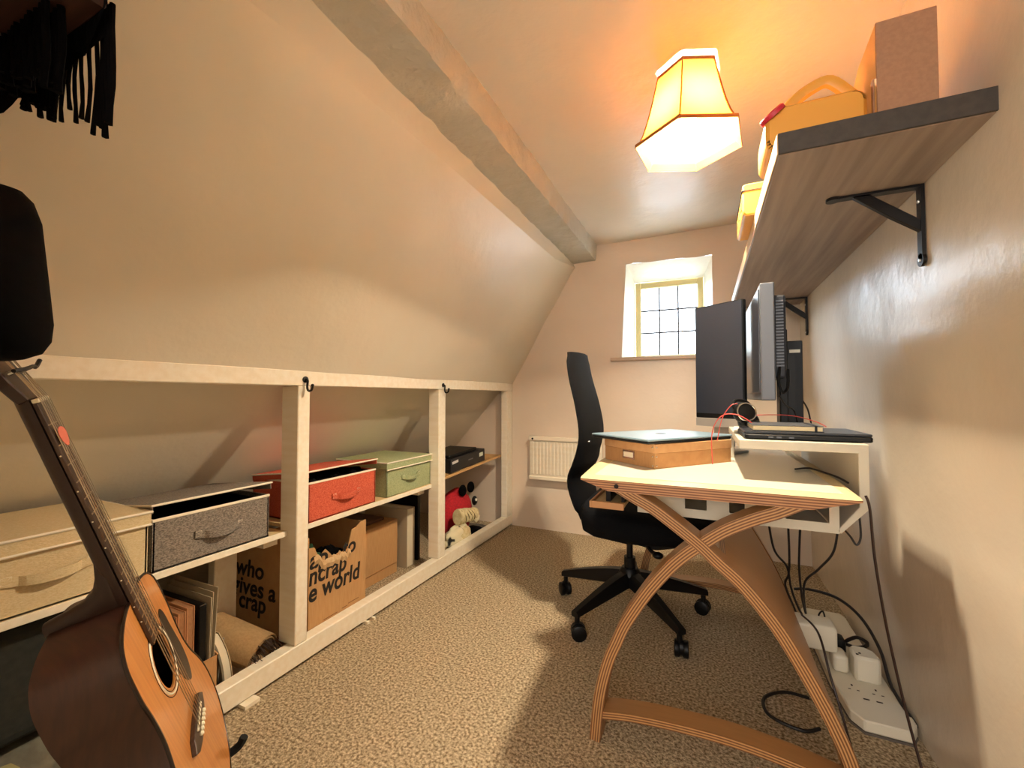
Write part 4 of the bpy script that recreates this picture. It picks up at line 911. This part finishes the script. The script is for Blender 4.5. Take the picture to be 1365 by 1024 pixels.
for k in range(5):
    a = math.radians(168 + 72 * k); d = Vector((math.cos(a), math.sin(a), 0)); s = Vector((-d.y, d.x, 0)); c0 = Vector((-.325, 2.02, 0)); b = BM(); rows = []
    for t_ in [i / 8 for i in range(9)]:
        r_ = .035 + .315 * t_; w_ = .032 - .014 * t_; zt_ = .20 - .085 * t_ ** 1.3; zb_ = .135 - .045 * t_ if t_ < 1 else .09; c_ = c0 + d * r_
        rows.append([c_ + s * w_ * q[0] + Vector((0, 0, zb_ + (zt_ - zb_) * q[1])) for q in ((-1, .1), (-.8, 0), (.8, 0), (1, .1), (1, .7), (.6, 1), (-.6, 1), (-1, .7))])
    grid(b, rows, True); b.verts.ensure_lookup_table(); b.faces.new([b.verts[i] for i in range(8)]); b.faces.new([b.verts[i] for i in range(64, 72)]); lg = link('base_leg', b, 'black', ch, True)
    c_ = c0 + d * .335; b = BM(); tube(b, [c_ + Vector((0, 0, .05)), c_ + Vector((0, 0, .105))], .011, 10)
    wd = Vector((math.cos(a + .9), math.sin(a + .9), 0)); cc = c_ + Vector((0, 0, .031)) + s * .008
    for sgn in (-1, 1): tube(b, [cc + wd * (sgn * .005), cc + wd * (sgn * .010), cc + wd * (sgn * .023), cc + wd * (sgn * .026)], [.028, .031, .031, .026], 20)
    tube(b, [cc - wd * .006 + Vector((0, 0, .006)), cc + wd * .006 + Vector((0, 0, .006))], .030, 16)
    link('castor', b, 'black', lg, True)

# ================================================================ GUITAR
G = Matrix(((-.842083, -.063876, .535552, -.894947), (.525036, -.324308, .786868, .498252), (.123422, .943792, .306632, .377864), (0, 0, 0, 1)))
gt = thing('acoustic_guitar', 'acoustic guitar with a natural top and dark sides leaning at the left', 'guitar', (-.89, .53, .12))
outl = [(-.20, 0), (-.197, .05), (-.188, .095), (-.17, .13), (-.14, .168), (-.105, .189), (-.06, .197), (-.02, .192), (.02, .174), (.055, .152), (.09, .139), (.12, .136), (.15, .138), (.18, .143), (.21, .143), (.238, .140), (.258, .130), (.274, .112), (.286, .075), (.290, .04), (.291, 0)]
half = smooth_pts([Vector((w_, y, 0)) for y, w_ in outl], 3); full = [(p.x, p.y) for p in half] + [(-p.x, p.y) for p in reversed(half[1:-1])]
M['spruce'] = mat('natural_spruce_top', 'C98544', .30, c2='B8743A', scale=3, detail=4, stretch=(60, 1, 1), coat=.3)
M['mahog'] = mat('dark_mahogany', '2E1710', .42, c2='3A1E14', scale=5, stretch=(4, 30, 4))
M['neck'] = mat('dark_neck', '2B1A14', .35); M['board'] = mat('rosewood_board', '4A362A', .4, c2='3A281E', scale=6, stretch=(40, 2, 2))
M['bone'] = mat('bone', 'E6DCC0', .4); M['pick'] = mat('dark_tortoise', '1C0E0A', .2); M['string'] = mat('steel_string', 'B8A890', .3, .9)
def gl(name, q, m, parent=gt, sm=False): q.transform(G); return link(name, q, m, parent, sm)
# rim (sides)
dep = lambda y: .108 - .008 * (y + .2) / .49
q = BM(); rows = [[(x, y, 0) for x, y in full], [(x, y, -.5 * dep(y)) for x, y in full], [(x, y, -dep(y)) for x, y in full]]
grid(q, rows, True); gl('side', q, 'mahog', gt, True)
q = BM(); cvs = q.verts.new((0, .03, -.112)); vs = [q.verts.new((x, y, -dep(y))) for x, y in full]; md_ = [q.verts.new((x * .6, .03 + (y - .03) * .6, -dep(y) - .008)) for x, y in full]
n = len(vs)
for k in range(n):
    q.faces.new((vs[k], vs[(k + 1) % n], md_[(k + 1) % n], md_[k])); q.faces.new((md_[k], md_[(k + 1) % n], cvs))
gl('back', q, 'mahog', gt, True)
# soundboard with a real hole
q = BM(); HN = n; hole = []
for x, y in full:
    a = math.atan2(y - .15, x); hole.append((.05 * math.cos(a), .15 + .05 * math.sin(a)))
for z0_ in (0.0, .003):
    rows = [[(x * 1.003, y, z0_) for x, y in full], [(hx + (x - hx) * .4, hy + (y - hy) * .4, z0_) for (x, y), (hx, hy) in zip(full, hole)], [(hx, hy, z0_) for hx, hy in hole]]
    grid(q, rows, True)
grid(q, [[(x * 1.003, y, 0) for x, y in full], [(x * 1.003, y, .003) for x, y in full]], True); grid(q, [[(x, y, 0) for x, y in hole], [(x, y, .003) for x, y in hole]], True)
bmesh.ops.remove_doubles(q, verts=q.verts, dist=1e-6); gl('soundboard', q, 'spruce')
q = BM(); tube(q, [(x * 1.004, y, .002) for x, y in full], .0028, 6, closed=True); gl('binding', q, 'pick', gt, True)
for r_ in (.056, .0605, .066):
    q = BM(); tube(q, [(r_ * math.cos(a), .15 + r_ * math.sin(a), .003) for a in [2 * PI * k / 48 for k in range(48)]], .0009 if r_ != .0605 else .002, 5, closed=True); gl('rosette_ring', q, 'bone' if r_ == .0605 else 'pick')
pg = [(.045, .105), (.052, .14), (.058, .165), (.066, .195), (.085, .205), (.098, .188), (.102, .16), (.108, .125), (.112, .09), (.105, .055), (.085, .035), (.06, .05), (.045, .075), (.033, .1)]
q = BM(); prism(q, [(p.x, p.y) for p in smooth_pts([Vector((x, y, 0)) for x, y in pg + pg[:1]], 4)[:-1]], 'Z', .003, .0042); gl('pickguard', q, 'pick')
q = BM(); prism(q, [(-.08, -.004), (-.06, .012), (-.035, .014), (0, .014), (.035, .014), (.06, .012), (.08, -.004), (.06, -.018), (.03, -.024), (0, -.026), (-.03, -.024), (-.06, -.018)], 'Z', .003, .011, .001); br_ = gl('bridge', q, 'board')
q = BM(); box(q, (-.037, .004, .011), (.037, .008, .0145), .001); gl('saddle', q, 'bone', br_)
for k in range(6):
    q = BM(); x = -.029 + .0116 * k; lathe(q, [(.003, .010), (.0045, .0135), (.003, .017)], (x, -.008, 0), 'Z', 10); gl('bridge_pin', q, 'bone' if k % 1 == 0 else 'pick', br_, True)
# neck, fretboard
q = BM(); rows = []
for y in [.285, .29, .33, .4, .5, .6, .64, .655]:
    t_ = (y - .285) / .37; hw_ = .028 - .0065 * t_; dp = .024 - .003 * t_
    rows.append([(hw_ * math.cos(a), y, -dp * math.sin(a) + .002) for a in [PI * k / 10 for k in range(11)]])
grid(q, rows, True); q.verts.ensure_lookup_table(); q.faces.new([q.verts[i] for i in range(11)]); q.faces.new([q.verts[i] for i in range(77, 88)]); nk = gl('neck', q, 'neck', gt, True)
q = BM(); rows = []
for z, yt, hw_ in ((-.004, .40, .024), (-.018, .385, .022), (-.026, .352, .0215), (-.036, .330, .020), (-.052, .317, .0175), (-.075, .310, .015), (-.100, .3065, .013), (-.1055, .305, .012)):
    rows.append([(hw_, .289, z), (hw_, .289 + (yt - .289) * .55, z), (hw_ * .6, .289 + (yt - .289) * .9, z), (0, yt, z), (-hw_ * .6, .289 + (yt - .289) * .9, z), (-hw_, .289 + (yt - .289) * .55, z), (-hw_, .289, z)])
grid(q, rows, True); q.verts.ensure_lookup_table(); q.faces.new([q.verts[i] for i in range(7)]); q.faces.new([q.verts[i] for i in range(49, 56)]); gl('heel', q, 'neck', gt, True)
q = BM(); prism(q, [(-.0275, .200), (.0275, .200), (.0215, .648), (-.0215, .648)], 'Z', .0035, .0095, .001); fb = gl('fretboard', q, 'board')
for k in range(1, 21):
    y = .648 * 2 ** (-k / 12); hw_ = .0275 - .006 * (y - .2) / .448; q = BM(); box(q, (-hw_, y - .0009, .0095), (hw_, y + .0009, .0106)); gl('fret', q, 'string', fb)
for k in (3, 5, 7, 9, 12, 15, 17):
    y = .648 * (2 ** (-k / 12) + 2 ** (-(k - 1) / 12)) / 2
    q = BM(); lathe(q, [(.0028, .0094), (.0028, .0099)], (0, y, 0), 'Z', 10); gl('fret_marker', q, 'bone', fb)
    q = BM(); blob(q, (-.0272 + .006 * (y - .2) / .448, y, .0065), (.0014,) * 3, 6, 4); gl('side_dot', q, 'bone', fb)
q = BM(); box(q, (-.0225, .648, .004), (.0225, .654, .0125), .001); gl('nut', q, 'bone')
# head
HT = Matrix.Translation((0, .654, .004)) @ Matrix.Rotation(math.radians(-14), 4, 'X')
q = BM(); prism(q, [(-.022, 0), (.022, 0), (.032, .03), (.034, .165), (.012, .18), (-.012, .18), (-.034, .165), (-.032, .03)], 'Z', -.016, 0, .002); q.transform(HT); hd_ = gl('headstock', q, 'neck')
for s_ in (-1, 1):
    for k in range(3):
        q = BM(); y = .045 + .045 * k; lathe(q, [(.004, 0), (.003, .014)], (s_ * .018, y, 0), 'Z', 8); tube(q, [(s_ * .034, y, -.009), (s_ * .046, y, -.009)], .003, 8); blob(q, (s_ * .054, y, -.009), (.009, .006, .005), 10, 6); q.transform(HT); gl('tuning_peg', q, 'chrome', hd_, True)
for k in range(6):
    xb = -.029 + .0116 * k; xn = -.0185 + .0074 * k; ph = HT @ Vector(((-1 if k < 3 else 1) * .018, .045 + .045 * (k if k < 3 else 5 - k), .008)) 
    q = BM(); tube(q, [(xb, -.006, .0125), (xb, .006, .0150), (xn, .651, .0132), ph], .0007 - .00007 * k + .0002, 5); gl('string', q, 'string')
q = BM(); prism(q, [(.0 + .016 * math.cos(a) * (1 + .25 * math.sin(a)), .588 + .016 * math.sin(a)) for a in [2 * PI * k / 16 for k in range(16)]], 'Z', .0135, .0143); q.transform(G); single('plectrum', q, mat('coral_plectrum', 'D86E58', .5), 'coral pink plectrum tucked under the guitar strings near the nut', 'plectrum')
q = BM(); tube(q, smooth_pts([(-.036, .700, .006), (-.01, .700, .012), (.02, .702, .012), (.040, .700, .008), (.055, .71, .012)], 4), .003, 6); q.transform(G); single('tie_string', q, 'cord', 'black cord tied across the guitar head', 'cord')
# guitar stand
st = thing('guitar_stand', 'black guitar stand with a foam tipped arm showing at the right of the guitar', 'stand', (-.86, .50, 0))
gp = lambda x, y, z: G @ Vector((x, y, z))
bk = gp(0, -.14, -.13); rt = Vector((-1.105, .655, .125)) ; 
base = Vector((-.93, .44, .16)); 
L1 = gp(-.12, -.185, -.05); R1 = gp(.12, -.185, -.05); cb = gp(0, -.23, -.13)
b = BM(); tube(b, [cb, gp(-.12, -.215, -.10)], .008, 8); tube(b, [cb, gp(.12, -.215, -.10)], .008, 8); link('yoke', b, 'black', st, True)
tip = Vector((-1.108, .735, .13))
b = BM(); tube(b, smooth_pts([gp(.12, -.215, -.10), gp(.125, -.215, -.03), gp(.125, -.21, .012), gp(.125, -.195, .03)]), .009, 8); link('arm', b, mat('black_foam', '0C0C0D', .9), st, True)
b = BM(); tube(b, smooth_pts([gp(-.12, -.215, -.10), gp(-.13, -.215, -.03), gp(-.135, -.205, .035), gp(-.14, -.175, .055)]), .009, 8); link('arm', b, bpy.data.materials['black_foam'], st, True)
up_ = gp(0, .02, -.15)
b = BM(); tube(b, [cb, up_], .009, 8); link('upright', b, 'black', st, True)
for k, e_ in enumerate(((-1.13, .62, .008), (-.74, .34, .008), (-.98, .22, .008))):
    b = BM(); tube(b, [cb, Vector(e_)], .007, 8); lg = link('leg', b, 'black', st, True)
    b = BM(); blob(b, Vector(e_) + Vector((0, 0, .004)), (.012, .012, .012), 10, 8); link('rubber_foot', b, 'black', lg, True)

# ================================================================ COATS, SHAWL on the rack by the doorway
rk = thing('coat_rack_board', 'dark brown wooden rack board at top left behind the fringe', 'rack', (-.88, .18, 1.502))
b = BM(); box(b, (-1.12, .101, 1.502), (-.70, .27, 1.528), .003); link('board', b, mat('dark_brown_wood', '33190F', .55, c2='45251A', scale=4, stretch=(2, 20, 20)), rk)
b = BM(); box(b, (-1.02, .101, 1.40), (-1.0, .24, 1.501)); link('bracket', b, 'blackmetal', rk)
sh_ = thing('fringed_shawl', 'black knitted shawl with long tassels hanging at the top left', 'shawl', (-.88, .27, 1.34))
b = BM(); rows = []
for i in range(25):
    x = -1.065 + .35 * i / 24; zl = 1.506 + .003 * math.sin(x * 90)
    rows.append([(x, .12, 1.532), (x, .20, 1.534), (x, .268, 1.533), (x, .2755, 1.525), (x, .2765 + .003 * math.sin(x * 60), 1.50), (x, .277 + .004 * math.sin(x * 60), zl)])
panel(b, rows, .004); link('cloth', b, 'darkcloth', sh_, True)
k = 0; x = -1.068
while x < -.712:
    ze = 1.50 - .15 * max(0, min(1, (x + 1.04) / .33)) ** .9 + random.uniform(-.014, .014); z1_ = 1.522
    dense = x < -.875 or x > -.745
    r_ = .0034 if dense else .0026
    if x > -.745: ze = random.uniform(1.345, 1.372)
    b = BM(); tube(b, [(x + .0012 * math.sin(j * 1.3 + k), .281 + .0012 * math.cos(j + k), z1_ + (ze - z1_) * j / 6) for j in range(7)], [r_, r_, r_, r_ * .9, r_, r_ * .9, r_ * 1.2], 6); link('tassel', b, 'darkcloth', sh_, True)
    x += .0056 if dense else random.uniform(.012, .024); k += 1
for k in range(30):
    x = -.945 + .0068 * k; ze = 1.455 - .055 * k / 29 + random.uniform(-.012, .012)
    b = BM(); y_ = .232 + .012 * (k % 2); tube(b, [(x + .0012 * math.sin(j * 1.3 + k), y_ + .0012 * math.cos(j + k), 1.5015 + (ze - 1.5015) * j / 6) for j in range(7)], [.0042] * 6 + [.0046], 6); link('tassel', b, 'darkcloth', sh_, True)
# padded black bag with leather strap
M['fleece'] = mat('black_fleece', '020202', .95, spec=.1, c2='050404', scale=60)
M['leather'] = mat('dark_worn_leather', '35281F', .4, c2='4A382C', scale=20)
bg_ = thing('black_coat', 'black fleecy garment hanging at the left edge with a leather strap', 'coat', (-.82, .21, 1.05))
b = BM(); rows = []
for (z, xr, th) in ((1.372, -1.12, .015), (1.362, -1.06, .035), (1.34, -1.03, .045), (1.30, -1.004, .05), (1.24, -.988, .052), (1.17, -.965, .052), (1.12, -.950, .052), (1.09, -.942, .046), (1.07, -.948, .036), (1.060, -.968, .018)):
    xl = xr - (.17 if z < 1.36 else .05) if z < 1.35 else xr - .06
    xl = max(xl, -1.15) if z > 1.1 else max(xl, -1.10)
    ring = []
    for k in range(20):
        a = 2 * PI * k / 20; ring.append(((xl + xr) / 2 + (xr - xl) / 2 * math.copysign(abs(math.cos(a)) ** .6, math.cos(a)), .285 + th * math.copysign(abs(math.sin(a)) ** .8, math.sin(a)), z))
    rows.append(ring)
rows = [[(x * .75 - .022, y * .75, 1 + (z - 1) * .75) for x, y, z in r] for r in rows]
grid(b, rows, True); b.verts.ensure_lookup_table(); b.faces.new([b.verts[i] for i in range(20)]); b.faces.new([b.verts[i] for i in range(180, 200)]); link('body', b, 'fleece', bg_, True)
b = BM(); tube(b, smooth_pts([(-.84, .21, 1.265), (-.84, .20, 1.36), (-.84, .19, 1.43), (-.84, .18, 1.50)]), .008, 8); link('hanging_loop', b, 'fleece', bg_, True)
b = BM(); box(b, (-.715, .168, .87), (-.692, .173, 1.17), .002); link('strap', b, 'leather', bg_)
b = BM(); tube(b, smooth_pts([(-.70, .176, 1.072), (-.688, .176, 1.074), (-.681, .176, 1.065), (-.681, .176, 1.047)]), .003, 8); link('buckle', b, 'chrome', bg_, True)
